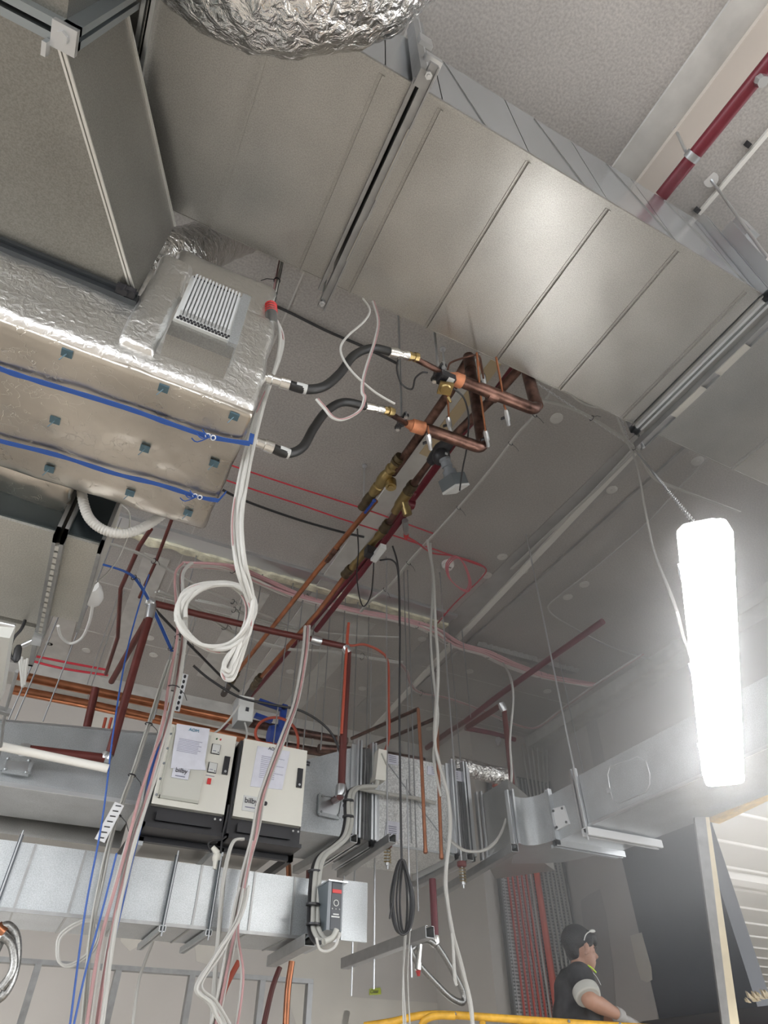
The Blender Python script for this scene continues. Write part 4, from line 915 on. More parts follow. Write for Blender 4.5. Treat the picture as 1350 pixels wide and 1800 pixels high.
# ceiling runs
rc = 'red fire cables across the ceiling'
cable('red cable clipped across the ceiling above the check valve', ZZ([(380,808),(418,822),(520,856),(635,893),(690,912),(762,938)], 3.46), .006, REDW, 'fire_cable', group=rc)
cable('red cable clipped across the ceiling, lower of the two left runs', ZZ([(380,838),(450,862),(530,888),(600,912),(700,944),(790,975),(852,997)], 3.46), .006, REDW, 'fire_cable', group=rc)
cable('red cable from the sprinkler drop to the smoke detector', [Z(716,944,2.95), Z(735,955,3.2), Z(760,972,3.4), Z(800,978,3.45), Z(850,996,3.46), Z(847,1015,3.46), Z(800,1060,3.46), Z(770,1095,3.46)], .007, REDW, 'fire_cable', group=rc)
t = T('cable_coil', 'coiled spare red cable hanging beside the smoke detector', 'cable')
for k in range(3):
    MB().tube([Z(u+k*2, v+k*2, 3.36) for u, v in [(796,978),(784,992),(788,1014),(806,1032),(820,1036),(824,1020),(816,994),(806,980)]], .005, 7, spline=6, closed=True).obj('cable', mat('red_wire_pale', (.62,.16,.20), .5), t)
m = MB(); c = Z(787,990,3.5); m.lathe(c, c-EZ*.06, [(0,.055),(.5,.055),(.55,.048),(1,.036)], 22)
t = T('smoke_detector', 'round white smoke detector on the ceiling', 'detector'); m.obj('base', mat('white_plastic', (.75,.75,.73), .4), t)
m = MB()
for a in range(3): m.lathe(c+Vector((-.012+.012*a, -.02, -.058)), c+Vector((-.012+.012*a, -.02, -.064)), [(0,.005),(1,.005)], 8)
m.obj('sensor_slot', BLACK, t)
cable('black cable across the ceiling above the copper mains', ZZ([(380,855),(430,880),(520,912),(600,935),(640,944)], 3.44), .010, CABK, 'power_cable')
cable('black cable stretched under the ceiling behind the finned box', ZZ([(430,515),(500,545),(575,582),(640,610),(700,640)], 3.47), .009, CABK, 'power_cable')
bundle('wide bundle of pink and white cables crossing the ceiling in the middle', [Z(330,992,3.1), Z(400,998,3.2), Z(450,1018,3.3), Z(520,1048,3.35), Z(600,1070,3.35), Z(700,1090,3.35), Z(760,1108,3.35), Z(800,1133,3.35), Z(850,1148,3.35), Z(900,1170,3.35), Z(960,1190,3.35), Z(1040,1205,3.35)], 16, .011, .08, [mat('pale_sheath', (.66,.64,.61), .5), mat('pale_pink_sheath', (.58,.34,.35), .5)], (.12,.3,.5,.62,.75,.9), seed=5)
bundle('white cable run drooping under the red pipe to the bend', [Z(280,1040,2.8), Z(345,1068,2.9), Z(420,1115,3.0), Z(500,1140,3.0), Z(580,1145,3.0), Z(660,1158,3.1), Z(705,1165,3.1)], 5, .008, .03, [WCAB, GCON], (.3,.5,.8), seed=6)
bundle('long pale cable run from the cream duct across to the right', [Z(190,955,2.7), Z(250,975,2.8), Z(310,1010,2.9), Z(370,1040,3.0), Z(450,1075,3.1), Z(530,1105,3.2), Z(610,1116,3.3), Z(700,1120,3.3)], 3, .008, .015, [WCAB], (.2,.5), seed=8)
bundle('cable bundle turning down then right above the fan casing', [Z(700,1162,3.2), Z(715,1180,3.2), Z(724,1205,3.2), Z(740,1218,3.2), Z(790,1228,3.2), Z(850,1250,3.2), Z(910,1275,3.2), Z(945,1278,3.2), Z(990,1245,3.3), Z(1060,1195,3.35), Z(1130,1150,3.38)], 6, .008, .03, WP, (.3,.55,.8), seed=9)
bundle('twin white cables clipped along the ceiling from the duct edge to the actuator', [Z(975,680,3.4), Z(940,730,3.4), Z(905,770,3.42), Z(855,835,3.42), Z(806,893,3.42), Z(752,952,3.42)], 2, .009, .010, [WCAB], (.2,.45,.8), seed=10)
bundle('white cables tied from the hook down to the middle cable bundle', [Z(752,952,3.35), Z(718,990,3.3), Z(690,1025,3.25), Z(650,1058,3.2), Z(635,1075,3.2)], 4, .008, .015, [WCAB, GCON], (.25,.6), seed=11)
bundle('pale cables clipped along the ceiling joint toward the lamp', [Z(1120,790,3.4), Z(1060,850,3.46), Z(980,925,3.46), Z(900,1000,3.46)], 2, .007, .02, [WCAB], (), seed=12)
bundle('white cables with chain tied below the big duct edge', [Z(930,700,3.2), Z(990,712,3.2), Z(1040,735,3.2), Z(1100,775,3.2), Z(1125,800,3.2), Z(1150,840,3.2), Z(1200,862,3.2), Z(1300,900,3.2)], 3, .007, .012, [WCAB, GCON], (.3,.5), seed=13)
cable('short white cable drooping from the big duct edge', ZZ([(1000,685),(1015,702),(1040,714),(1070,714)], 2.9), .009, WCAB, 'loose_cable')
bundle('blue-white wires clipped along the ceiling by the lamp to a bend', [Z(1260,790,3.46), Z(1200,850,3.46), Z(1130,925,3.46), Z(1030,1010,3.46), Z(985,1045,3.46), Z(963,1072,3.46), Z(1010,1105,3.46), Z(1080,1140,3.46), Z(1160,1165,3.46)], 3, .006, .012, [WCAB, BLUE, WCAB], (), seed=14)
m = MB().lathe(Z(430,1130,3.49), Z(430,1128,3.5), [(0,.01),(1,.01)])
cable('orange conduit arching right of the tall red drop pipe', [Y(612,1100,3.9), Y(612,1133,3.9), Y(640,1133,3.9), Y(668,1145,3.9), Y(682,1165,3.9), Y(683,1230,3.9), Y(683,1300,3.9), Y(664,1345,3.85)], .010, REDO, 'orange_conduit', 'conduit')
cable('orange conduit dropping beside the tall red pipe', YY([(613,1095),(608,1160),(604,1230),(600,1290)], 3.68), .010, REDO, 'orange_conduit', 'conduit')
cable('orange cable looped in front of the blue valve', YY([(512,1350),(524,1310),(518,1280),(498,1264),(475,1262),(456,1272),(449,1290),(458,1304),(480,1308),(520,1318)], 4.6), .011, REDO, 'orange_cable')
cable('black cable arching from the junction box to the fan casing', YY([(340,1170),(370,1195),(420,1225),(470,1237),(530,1250),(575,1280),(597,1320),(605,1375),(612,1400)], 3.72), .008, CABK, 'power_cable')
cable('black cable stretched over the left ceiling towards the boards', ZZ([(262,1060),(300,1100),(350,1150),(390,1190),(420,1215)], 2.6), .010, CABK, 'power_cable')
# vertical hanging things
bundle('long pink and white cable bundle hanging down the left side', YY([(330,990),(313,1010),(317,1060),(318,1120),(310,1180),(298,1240),(280,1310),(250,1410),(215,1530),(188,1650),(165,1810)], 3.2), 9, .007, .032, [WCAB, PINK, WCAB], (.30,.45), seed=20)
bundle('blue-edged cable bundle hanging close behind the left bundle', YY([(306,1225),(290,1290),(268,1340),(248,1440),(222,1550),(195,1660),(172,1810)], 3.25), 4, .007, .02, [BLUE, WCAB], (), seed=21)
bundle('pair of grey rods and cables tied and slanting at left', YY([(298,1160),(272,1240),(240,1340),(218,1400),(195,1470),(178,1550),(158,1650),(145,1810)], 3.3), 4, .005, .016, [GCON, WCAB], (.2,.35,.5), seed=22)
cable('thin blue rope hanging at far left in front of the ducts', YY([(262,1010),(240,1080),(220,1160),(200,1280),(180,1440),(150,1600),(122,1810)], 3.1), .004, BLUE, 'rope', 'rope')
cable('thin blue rope slanting beside the hanging left bundle', YY([(205,1500),(180,1600),(150,1710),(128,1810)], 3.1), .004, BLUE, 'rope', 'rope')
bundle('blue cords tied to the wall cables left of the white coil', [Z(170,990,2.4), Z(225,1008,2.4), Z(250,1035,2.4), Z(280,1095,2.35), Z(302,1145,2.3)], 4, .006, .014, [BLUE, BLUE, WCAB], (.35,.97), seed=24)
bundle('pink and white cables hanging in front of the right control panel', YY([(540,1100),(536,1150),(522,1230),(500,1290),(474,1360),(458,1410),(448,1470),(432,1530),(418,1600),(400,1690),(375,1810)], 3.3), 7, .0065, .018, WP, (), seed=25)
bundle('white cables looping out from under the right control panel', YY([(428,1475),(412,1478),(400,1510),(392,1560),(385,1640),(380,1700),(372,1810)], 3.35), 3, .007, .022, [WCAB], (), seed=26)
bundle('pair of white cables hanging over the fan casing to the rail', YY([(752,950),(762,1010),(766,1100),(770,1180),(764,1290),(772,1340),(788,1400),(792,1450),(784,1530),(786,1580),(795,1640),(812,1700),(826,1760),(832,1812)], 3.3), 2, .010, .014, [WCAB], (), seed=27)
bundle('white cables hanging between two lines right of the long pair', YY([(757,955),(760,1040),(757,1120),(763,1200),(770,1260),(762,1330),(775,1400)], 3.34), 2, .008, .006, [WCAB], (), seed=28)
bundle('pair of white cables swooping down past the angled duct', [Z(885,1165,3.3), Y(898,1190,3.75), Y(903,1230,3.6), Y(898,1300,3.6), Y(900,1370,3.6), Y(888,1450,3.6), Y(860,1490,3.6), Y(820,1495,3.65), Y(790,1475,3.7)], 2, .008, .012, [WCAB], (), seed=29)
bundle('ragged white lead ends tied on the hanging cable pair', YY([(795,1640),(797,1670),(800,1720),(803,1732)], 3.27), 2, .007, .006, [WCAB], (), seed=30)
bundle('tangle of thin white cables crossing low at left centre', YY([(430,1560),(412,1620),(380,1680),(345,1735),(372,1765),(400,1812)], 3.2), 4, .006, .05, [WCAB], (), seed=31)
bundle('thin white cables dropping past the long duct near the drive', YY([(440,1480),(425,1560),(412,1640),(420,1720),(408,1812)], 3.25), 3, .005, .03, [WCAB, PINK], (), seed=32)
bundle('frayed thin white cables dangling beside the yellow note', YY([(722,1560),(716,1640),(712,1720),(716,1812)], 3.4), 4, .0035, .03, [WCAB], (), seed=33)
t = T('cable_coil', 'coiled pale cable hanging over the left duct edge', 'cable')
for k in range(2): MB().tube([Y(u+k*3, v+k*3, 3.3) for u, v in [(100,1660),(103,1690),(125,1695),(160,1670),(172,1640),(160,1618),(135,1622),(108,1640)]], .005, 7, spline=6, closed=True).obj('cable', WCAB, t)
t = T('cable_coil', 'black cable coiled into a long hank hanging below the fan casing', 'cable')
MB().tube(YY([(690,960),(700,1000),(703,1100),(702,1240),(704,1400),(706,1510)], 3.2), .0065, 8, spline=5).obj('lead', CABK, t)
for k, (a, w_) in enumerate(((0,22),(2,17),(-3,19),(4,12),(-2,26),(1,8))):
    cx = 708+a
    MB().tube([Y(u, v, 3.2+.01*k) for u, v in [(cx-2,1512),(cx-w_*.6,1550),(cx-w_*.75,1590),(cx-w_*.45,1630),(cx,1643-abs(a)),(cx+w_*.6,1630),(cx+w_*.85,1590),(cx+w_*.6,1550)]], .0055, 7, spline=6, closed=True).obj('loop', CABK, t)
MB().tube(YY([(690,1588),(686,1608),(685,1615)], 3.2), .005, 7, spline=4).obj('tail', CABK, t)
cable('black cable swinging from the flow meter past the white hook', [Z(668,985,2.8), Z(690,985,2.75), Z(700,1010,2.7), Y(702,1100,3.5)], .006, CABK, 'control_cable')
t = T('control_cable', 'black cable looping down between the flow meter and the cable bundle', 'cable')
MB().tube(ZZ([(628,930),(630,970),(627,1010),(632,1050),(640,1066),(652,1045),(656,1010),(657,990)], 2.8), .005, 7, spline=6).obj('cable', CABK, t)
cable('grey sheathed wire from the ceiling ring down to the left plug box', [Z(210,885,1.9), Z(228,905,1.9), Z(222,950,1.9), Z(195,1000,1.8), Z(150,1040,1.8), Z(110,1072,1.75), Z(112,1082,1.75), Z(140,1075,1.75)], .003, GCON, 'thin_wire', 'wire')
m = MB().tube(smooth([Y(u, v, 1.87) for u, v in [(143,845),(146,880),(158,912),(184,932),(220,938),(256,925),(290,902)]], 14), .0155, 14, rib=.14)
tag(m.obj('drain_hose', mat('drain_grey', (.50,.49,.46), .5)), 'corrugated grey drain hose curving below the foil unit', 'hose')
t = T('junction_box', 'white plastic junction box hanging beside the cream duct', 'electrical box'); c = Z(165,1042,2.2)
m = MB().lathe(Z(158,1030,2.2), Z(166,1058,2.2), [(0,.05),(.3,.06),(.7,.06),(1,.04)], 10, True); m.obj('body', mat('white_plastic', (.75,.75,.73), .4), t)
MB().tube(ZZ([(163,1060),(158,1090),(145,1120),(125,1131),(108,1120),(102,1100)], 2.15), .009, 10, spline=6).obj('flex_lead', mat('white_plastic', (.75,.75,.73), .4), t)
cable('thick white pipe end pointing right in front of the left tapered duct', [Y(-80,1295,3.1), Y(190,1351,3.1)], .018, WPIPE, 'white_pipe', 'pipe', sp=0, n=16)
t = T('cable_bundle', 'short white cable ends hanging below the far left plug', 'cable')
for a, b in (((34,1155),(40,1208)),((38,1155),(41,1205)),((48,1158),(42,1205)),((44,1160),(38,1200))): MB().tube([Y(*a, 2.7), Y(*b, 2.7)], .006, 7).obj('cable', WCAB, t)
# threaded rods standing off the ceiling
for (u, v, v1, lab) in ((641,818,905,'beside the left main valve'),(778,613,660,'behind the upper branch clamp')):
    a = Z(u, v, HC); r_ = ray(u, v1); k = a.y/r_.y; rod_b = CZ+r_.z*k
    m = MB().cyl(a, Vector((a.x, a.y, rod_b)), .007, 8); m.cyl(a, a-EZ*.01, .02, 10); tag(m.obj('threaded_rod', STEEL), 'zinc threaded rod '+lab, 'rod', 'thin threaded rods hanging from the ceiling')
RL = [(600,1190,1330,'left of the hanging striped bundle'),(624,1205,1330,'above the inlet duct'),(646,1208,1330,'behind the first joint'),(680,1120,1480,'through the orange conduit arch'),(713,1120,1480,'left of the hanging pair'),(720,1120,1600,'just right of its twin near the fan casing'),(754,1120,1290,'above the casing right of the black cable'),(797,1190,1480,'beside the ceiling patch'),(822,1208,1260,'at the diagonal red pipe'),(790,1235,1290,'above the casing end'),(450,1080,1230,'above the junction box'),(424,1060,1222,'behind the white coil tail'),(500,1150,1330,'left of the orange loop'),(520,1165,1330,'right of the copper main ends'),(545,1180,1330,'behind the orange loop'),(300,1150,1270,'left of the boards'),(572,1200,1320,'above the inlet duct start'),(1000,1240,1360,'above the curved bend')]
for u, v0, v1, lab in RL:
    yy = 4.5 if u not in (713, 720, 680) else 3.9
    a = Y(u, v0, yy); r_ = ray(u, v1); zb_ = CZ+r_.z*(yy/r_.y)
    m = MB().cyl(Vector((a.x, a.y, HC+CZ)), Vector((a.x, a.y, zb_)), .005, 7); tag(m.obj('threaded_rod', ROD), 'long thin threaded rod '+lab, 'rod', 'thin threaded rods hanging from the ceiling')
for u, v0, v1, lab in ((150,1075,1282,'left over the tapered duct'),(75,1150,1282,'nearest the left edge'),(60,1160,1282,'second from the left edge')):
    a = Y(u, v0, 4.3); r_ = ray(u, v1); m = MB().cyl(Vector((a.x, a.y, HC+CZ)), Vector((a.x, a.y, CZ+r_.z*(4.3/r_.y))), .0045, 7)
    tag(m.obj('threaded_rod', ROD), 'grey threaded rod '+lab, 'rod', 'thin threaded rods hanging from the ceiling')
for l, lab in (([(55,1152),(110,1163),(190,1178)],'upper'),([(50,1160),(110,1175),(190,1187)],'lower')):
    cable('thin red cable under the ceiling above the bright copper pair, '+lab, YY(l, 6.5), .012, REDW, 'fire_cable', group='red fire cables over the copper pair')
for l, lab in (([(186,1262),(178,1295),(172,1330)],'left'),([(196,1262),(188,1295),(182,1330)],'right')):
    cable('thin orange pipe behind the copper pair, '+lab+' one', YY(l, 6.5), .014, REDO, 'orange_conduit', 'conduit', group='thin orange pipes behind the copper pair')
bundle('white cable run under the ceiling behind the white coil', [Z(345,1055,3.0), Z(400,1068,3.0), Z(470,1095,3.1), Z(545,1110,3.2)], 2, .008, .02, [WCAB, GCON], (.4,), seed=41)
cable('pale cable curving down from the junction box lid to the left panel', YY([(420,1240),(405,1262),(388,1280),(375,1290)], 3.7), .006, WCAB, 'loose_cable')
# two bare copper tubes in front of the casing
for l, lab in (([(735,1246),(741,1340),(748,1498)],'left of the two'),([(768,1262),(770,1340),(776,1508)],'right of the two')):
    t = T('copper_drop_tube', 'vertical bare copper tube in front of the fan casing, '+lab, 'pipe', 'bare copper tubes'); p = YY(l, 3.7)
    MB().tube(p, .012, 12).obj('tube', COP, t); MB().lathe(p[-1]+EZ*.02, p[-1]-EZ*.01, [(0,.014),(.8,.014),(1,.006)], 12).obj('closed_end', COP, t)
    MB().tube([p[0], p[0]+Vector((-.18,.75,.04))], .014, 10).obj('rising_length', COPD, t)
# perforated strip
t = T('slotted_strip', 'slotted steel strip hanging in the left cable bundle', 'bracket'); p, q = Y(210,1413,3.2), Y(175,1478,3.2)
MB().bar(p, q, .045, .005, EY).obj('strip', LHOUS, t); m = MB()
for k in range(7): c = p.lerp(q, (k+.5)/7); m.bar(c-EX*.012-EY*.004, c+EX*.012-EY*.004, .012, .003)
m.obj('slot', BLACK, t)
t = T('slotted_strip', 'slotted steel strip hanging from the ceiling beside the white coil', 'bracket'); p, q = Y(326,1185,4.6), Y(310,1250,4.6)
MB().bar(p, q, .045, .005, EY).obj('strip', LHOUS, t); m = MB()
for k in range(7): c = p.lerp(q, (k+.5)/7); m.ball(c-EY*.003, .010, .003, .016, seg=8, rings=5)
m.obj('slot', BLACK, t)
# low channel with braided hose
t = T('support_rail', 'grey steel channel hanging in front of the back wall', 'rail'); p, q = Y(606,1694,4.6), Y(756,1638,3.6)
MB().channel(p, q, .055, .055).obj('rail', GDULL, t)
for f, (v0) in ((.1, 1560), (.38, 1660), (.8, 1540)):
    c = p.lerp(q, f); MB().cyl(c-EZ*.18, c+EZ*.9, .006, 8).obj('threaded_rod', STEEL, t)
t = T('sprinkler_hose', 'braided flexible sprinkler hose dangling from a red drop pipe', 'hose')
MB().tube(YY([(760,1545),(765,1648)], 3.9), .022, 14).obj('red_drop', REDM, t)
MB().lathe(Y(765,1645,3.9), Y(764,1665,3.9), [(0,.026),(.5,.03),(1,.024)], 12).obj('elbow_fitting', CHROME, t)
BR = mat('braided_steel', (.36,.36,.35), .35, .9, var=.4, vs=160)
MB().tube(YY([(764,1660),(750,1652),(738,1655),(728,1665),(722,1672),(735,1694),(760,1722),(790,1752),(812,1762),(815,1748),(800,1715),(780,1680),(768,1662)], 3.85), .017, 14, spline=7).obj('braided_hose', BR, t)
m = MB().lathe(Y(738,1660,3.83), Y(734,1705,3.83), [(0,.016),(.7,.016),(.72,.02),(1,.02)], 12); m.obj('outlet_tail', CHROME, t)
MB().lathe(Y(735,1706,3.83), Y(736,1716,3.83), [(0,.015),(1,.008)], 10).obj('outlet_cap', REDB, t)
t = T('sprinkler_hose', 'braided flexible hose looping at the lower left edge', 'hose')
MB().tube(YY([(2,1630),(15,1628),(28,1645),(30,1680),(22,1720),(5,1750),(-15,1755),(-20,1720),(-10,1680),(5,1645)], 3.0), .015, 14, spline=7).obj('braided_hose', BR, t)
MB().tube(YY([(5,1645),(20,1660),(25,1690),(18,1715),(0,1738)], 2.97), .014, 14, spline=7).obj('braided_hose', BR, t)
MB().lathe(Y(-5,1628,3.0), Y(8,1640,3.0), [(0,.018),(1,.02)], 10).obj('end_fitting', COP, t)
cable('red pipe piece rising at the lower left edge above the braided hose', YY([(18,1590),(8,1635)], 3.9), .02, REDP, 'red_pipe', 'pipe', sp=0)
# pipes below the long duct
for l, r, mt, lab in (([(513,1690),(506,1740),(502,1810)], .022, COP, 'vertical copper pipe in front of the low steel frame'), ([(492,1700),(478,1740),(462,1810)], .018, REDP, 'dark red pipe slanting behind the low steel frame'), ([(420,1690),(395,1740),(375,1810)], .018, REDO, 'orange pipe slanting low near the white tangle'),([(507,1520),(508,1550)], .02, COP, 'short copper pipe between the ducts'),([(543,1530),(542,1552)], .02, REDP, 'short red pipe between the ducts')):
    cable(lab, YY(l, 5.0), r, mt, 'wall_pipe', 'pipe', n=12)
cable('white cable drooping behind the low frame at left centre', YY([(275,1640),(255,1690),(243,1730),(232,1810)], 4.2), .008, WCAB, 'wall_cable')
# steel stud frame
t = T('stud_frame', 'galvanised steel stud frame standing along the lower left back wall', 'frame')
a, b = Y(-60,1672,6.0), Y(546,1722,6.0); zt = b.z
MB().box(a.x-1, b.x+.01, 5.96, 6.04, zt-CZ-.03, zt-CZ+.0).obj('top_track', GDULL, t)
for u, v in [(72,1681),(211,1693),(339,1705),(461,1717),(544,1724),(-60,1670)]:
    c = Y(u, v, 6.0); m = MB().box(c.x-.022, c.x+.022, 5.965, 6.035, -1.6, zt-CZ-.02); m.obj('stud', GDULL, t)
# lime note on wall
t = T('sticky_note', 'lime yellow handwritten note on the back wall', 'note'); c = Y(660,1744,7.385)
p = YY([(650,1738),(669,1736),(670,1748),(650,1749)], 7.385); MB().prism(p, EY*.01).obj('paper', LIMEN, t)
text('Clear', 'writing', INK, Y(658,1743,7.38), .045, Vector((1,0,.1)), EZ, t)
# ================================================================== LAMP
ROLL = math.radians(-14)
def batten(A, B, lab, wd=.135, flip=False, nv=None):
    t = T('led_batten', lab, 'lamp', None); d = (B-A).normalized()
    sd = d.cross(O-(A+B)/2).normalized() if not flip else d.cross(-EZ).normalized(); nn = sd.cross(d).normalized()
    if nn.dot(O-(A+B)/2) < 0 and not flip: nn = -nn
    if not flip: nn = (Matrix.Rotation(ROLL, 3, d) @ nn); sd = nn.cross(d).normalized()
    if flip: nn = -EZ
    if nv: nn = Vector(nv).normalized(); sd = nn.cross(d).normalized()
    L = (B-A).length; ch = .025
    ol = [(cx+ch*math.cos(q), cy+ch*math.sin(q)) for cx, cy, q0 in ((wd/2-ch, L-ch, 0), (-wd/2+ch, L-ch, 1), (-wd/2+ch, ch, 2), (wd/2-ch, ch, 3)) for q in [math.pi/2*(q0+j/5) for j in range(6)]]
    MB().prism([A+sd*x*.8+d*(L/2+(y-L/2)*.97) for x, y in ol], -nn*.03).obj('housing', LHOUS, t)
    MB().prism([A+sd*x+d*y+nn*.001 for x, y in ol], nn*.042).obj("diffuser", LIGHTM, t)
    for y in (.14, .5, .86):
        for s in (-1, 1): c = A+d*L*y+sd*s*wd/2; MB().bar(c-d*.02, c+d*.02, .008, .03, nn).obj('clip', CLEARP, t)
    return t
LA, LB = D(1233,917,1.78), D(1268,1362,2.42)
lamp = batten(LA, LB, 'glowing rectangular LED batten hanging at the right')
def chain(lab, a, b, r=.0016):
    L = (b-a).length; n = int(L/.022); d = (b-a).normalized(); s1 = d.cross(EY).normalized(); s2 = d.cross(s1); m = MB()
    for k in range(n):
        c = a.lerp(b, (k+.5)/n); s = s1 if k % 2 else s2
        m.tube([c+d*.014*math.cos(q)+s*.006*math.sin(q) for q in [j*math.pi/4 for j in range(8)]], r, 5, closed=True)
    return tag(m.obj('lamp_chain', STEEL), lab, 'chain', 'chains around the lamp')
chain('steel chain from the ceiling down to the top end of the lamp', LA+(LB-LA)*.04+EZ*.02, Z(1115,790,3.45))
chain('steel chain stretched along the white cables under the big duct', Z(905,648,3.2), Z(1120,790,3.2))
chain('steel chain from the duct edge past the lamp cable', Z(1085,715,3.3), Z(1110,790,3.3))
cable('white lamp flex dropping from the ceiling to behind the lamp', [Z(1078,718,3.2), Z(1100,770,3.1), Z(1120,820,2.9), Z(1135,900,2.6), Z(1150,970,2.3), D(1185,1060,2.3), D(1205,1130,2.4), LA+(LB-LA)*.6-EZ*.0+Vector((.03,.05,.06))], .006, WCAB, 'lamp_flex')
batten(W(-1.7, -1.1, 1.7), W(-.5, -1.5, 1.7), 'LED batten hanging behind the viewpoint, left', flip=True)
batten(W(1.6, -1.6, 1.7), W(2.8, -1.2, 1.7), 'LED batten hanging behind the viewpoint, right', flip=True)
batten(W(-3.2, 2.2, 1.5), W(-2.9, 3.4, 1.5), 'LED batten hanging beyond the left edge', flip=True)
batten(W(-.4, 5.3, -.55), W(.3, 5.3, -.55), 'LED batten below the view aimed at the back wall, left', flip=True, nv=(0,.9,-.12))  # fill lamp added out of view to brighten the back wall
batten(W(2.5, 5.3, -.55), W(3.1, 5.3, -.55), 'LED batten below the view aimed at the back wall, right', flip=True, nv=(0,.9,-.12))  # second added fill lamp for the same wall, also unseen
# ================================================================== POST, YELLOW BEAM, PARAPET
t = T('leaning_post', 'steel stud and timber strip standing upright below the lamp', 'post')
pts = [D(1222,1392,4.0), D(1262,1392+60,4.0)]
a0, a1, a2 = D(1226,1400,3.75), D(1250,1400,3.75), None
def strip(l, d0, d1, th=.05):
    p = [D(l[0][0], l[0][1], d0), D(l[1][0], l[1][1], d0), D(l[2][0], l[2][1], d1), D(l[3][0], l[3][1], d1)]
    return MB().prism(p, Vector((.45,.89,0))*th)
strip([(1214,1385),(1234,1385),(1287,1830),(1274,1830)], 3.7, 3.1, .02).obj('steel_stud', GDULL, t)
strip([(1234,1385),(1239,1385),(1304,1830),(1287,1830)], 3.7, 3.1, .02).obj('timber_edge', TIMBER, t)
t = MB().prism([X(1248,1424,5.44), X(1248,1445,5.44), X(1420,1362,5.44), X(1420,1335,5.44)], EX*.12)
tag(t.obj('steel_beam', YEL), 'yellow painted steel beam under the header at the right edge', 'beam')
t = T('parapet_ledge', 'black ledge at the bottom right with pale rubble on it', 'ledge')
MB().prism([D(1130,1795,4.1), D(1345,1768,4.1), D(1450,1755,4.1), D(1450,1900,4.1), D(1130,1900,4.1)], Vector((.3,.6,0))).obj('ledge', BLACK, t)
t = T('rubble_heap', 'jagged cream foam offcuts lying on the black ledge', 'rubble'); rnd = random.Random(4); m = MB()
for k in range(26):
    c = D(1312+k*2.0, 1764-rnd.uniform(0, 9)-k*.2, 4.12); s = rnd.uniform(.012, .03)
    m.prism([c, c+Vector((s, -s*.4, .0)), c+Vector((s*.4, s*.4, s*1.4))], Vector((s*.5, s, s*.3)))
m.obj('offcuts', mat('offcut_cream', (.70,.60,.42), .8), t)
t = T('storage_rack', 'distant rack of wrapped goods glimpsed beyond the ledge', 'rack')
m = MB(); rnd = random.Random(8)
for k in range(4):
    c = D(1316+k*13, 1728, 9.5); MB().box(c.x-.10, c.x+.10, c.y-.1, c.y+.1, -.2, .75+rnd.uniform(-.05,.08)).obj('bale', [mat('bale_blue', (.13,.17,.26), .5), GREYP, mat('bale_brown', (.25,.16,.10), .7), GDULL][k], t)
MB().box(c.x-.7, c.x+.5, c.y-.12, c.y+.12, -.25, -.2).obj('shelf', GDULL, t)
# ================================================================== LIFT RAIL
t = T('lift_platform', 'yellow access lift basket rail across the bottom', 'lift')
dr = 3.12
rl = [(640,1804),(690,1796),(740,1785),(790,1784),(880,1790),(1010,1799),(1150,1808)]
MB().tube(smooth([D(u, v, dr) for u, v in rl], 6), .0165, 12).obj('top_rail', LYEL, t)
MB().tube(smooth([D(u, v, dr-.02) for u, v in [(738,1815),(745,1795),(765,1786),(800,1786)]], 6), .016, 12).obj('gate_rail', LYEL, t)
MB().tube([D(848,1790,dr), D(851,1900,dr)], .016, 12).obj('post', LYEL, t)
m = MB()
for u, v in ((771,1781),(800,1781),(1000,1794),(1090,1799)): m.ball(D(u, v+1, dr-.018), .007, seg=8, rings=5)
m.obj('bolt', GREYP, t)
pc = D(1010,1795,3.62)
m = MB().box(pc.x-1.0, pc.x+.8, pc.y-.35, pc.y+.35, pc.z-CZ-1.05, pc.z-CZ-1.0); m.obj('deck', GDULL, t)
m = MB().box(pc.x-.8, pc.x+.6, pc.y-.25, pc.y+.25, -1.5, pc.z-CZ-1.05); m.obj('scissor_base', LYEL, t)
# ================================================================== PERSON
PD = 3.62
fwd = Vector((math.cos(YAW), -math.sin(YAW), 0)); dep = Vector((math.sin(YAW), math.cos(YAW), 0))
pc0 = D(1015,1700,PD)
def PP(u, v, off=0):
    r = ray(u, v); k = (pc0-O).dot(dep)/r.dot(dep); return O+r*k+dep*off
PE = T('person', 'person in dark shirt with rolled grey cuffs and gloves working at right', 'person')
def remesh(o, vox, sm=3):
    md = o.modifiers.new('r', 'REMESH'); md.mode = 'VOXEL'; md.voxel_size = vox; md.use_smooth_shade = True
    ms = o.modifiers.new('s', 'SMOOTH'); ms.iterations = sm; ms.factor = .5
    dg = bpy.context.evaluated_depsgraph_get(); me = bpy.data.meshes.new_from_object(o.evaluated_get(dg)); o.modifiers.clear(); o.data = me
    for p in me.polygons: p.use_smooth = True
AXP = (fwd, dep, EZ)
m = MB()
hc_ = PP(1019,1664)
m.ball(hc_+EZ*.010, .086, .070, .098, AXP, 20, 14)                 # cranium
m.ball(PP(1029,1684), .056, .052, .072, AXP, 18, 12)              # jaw and face
m.ball(PP(1039,1703), .020, .022, .018, AXP)                      # chin
m.lathe(PP(1042,1672), PP(1050.5,1685), [(0,.008),(.8,.014),(1,.010)], 10)   # nose
m.ball(PP(1044.5,1692), .011, .020, .006, AXP); m.ball(PP(1044,1696.5), .010, .018, .006, AXP)   # lips
m.ball(PP(1042,1673,-.028), .010, .014, .006, AXP)               # brow / eye socket rim
m.lathe(PP(1014,1718), PP(1021,1684), [(0,.058),(.5,.048),(1,.048)], 16)      # neck
m.ball(PP(1026,1671,-.084), .016, .009, .030, AXP)                 # ear
m.ball(PP(1024,1680,-.082), .010, .008, .012, AXP)
m.ball(PP(1013,1785), .09, .13, .16, AXP, 18, 12)                 # torso under the shirt
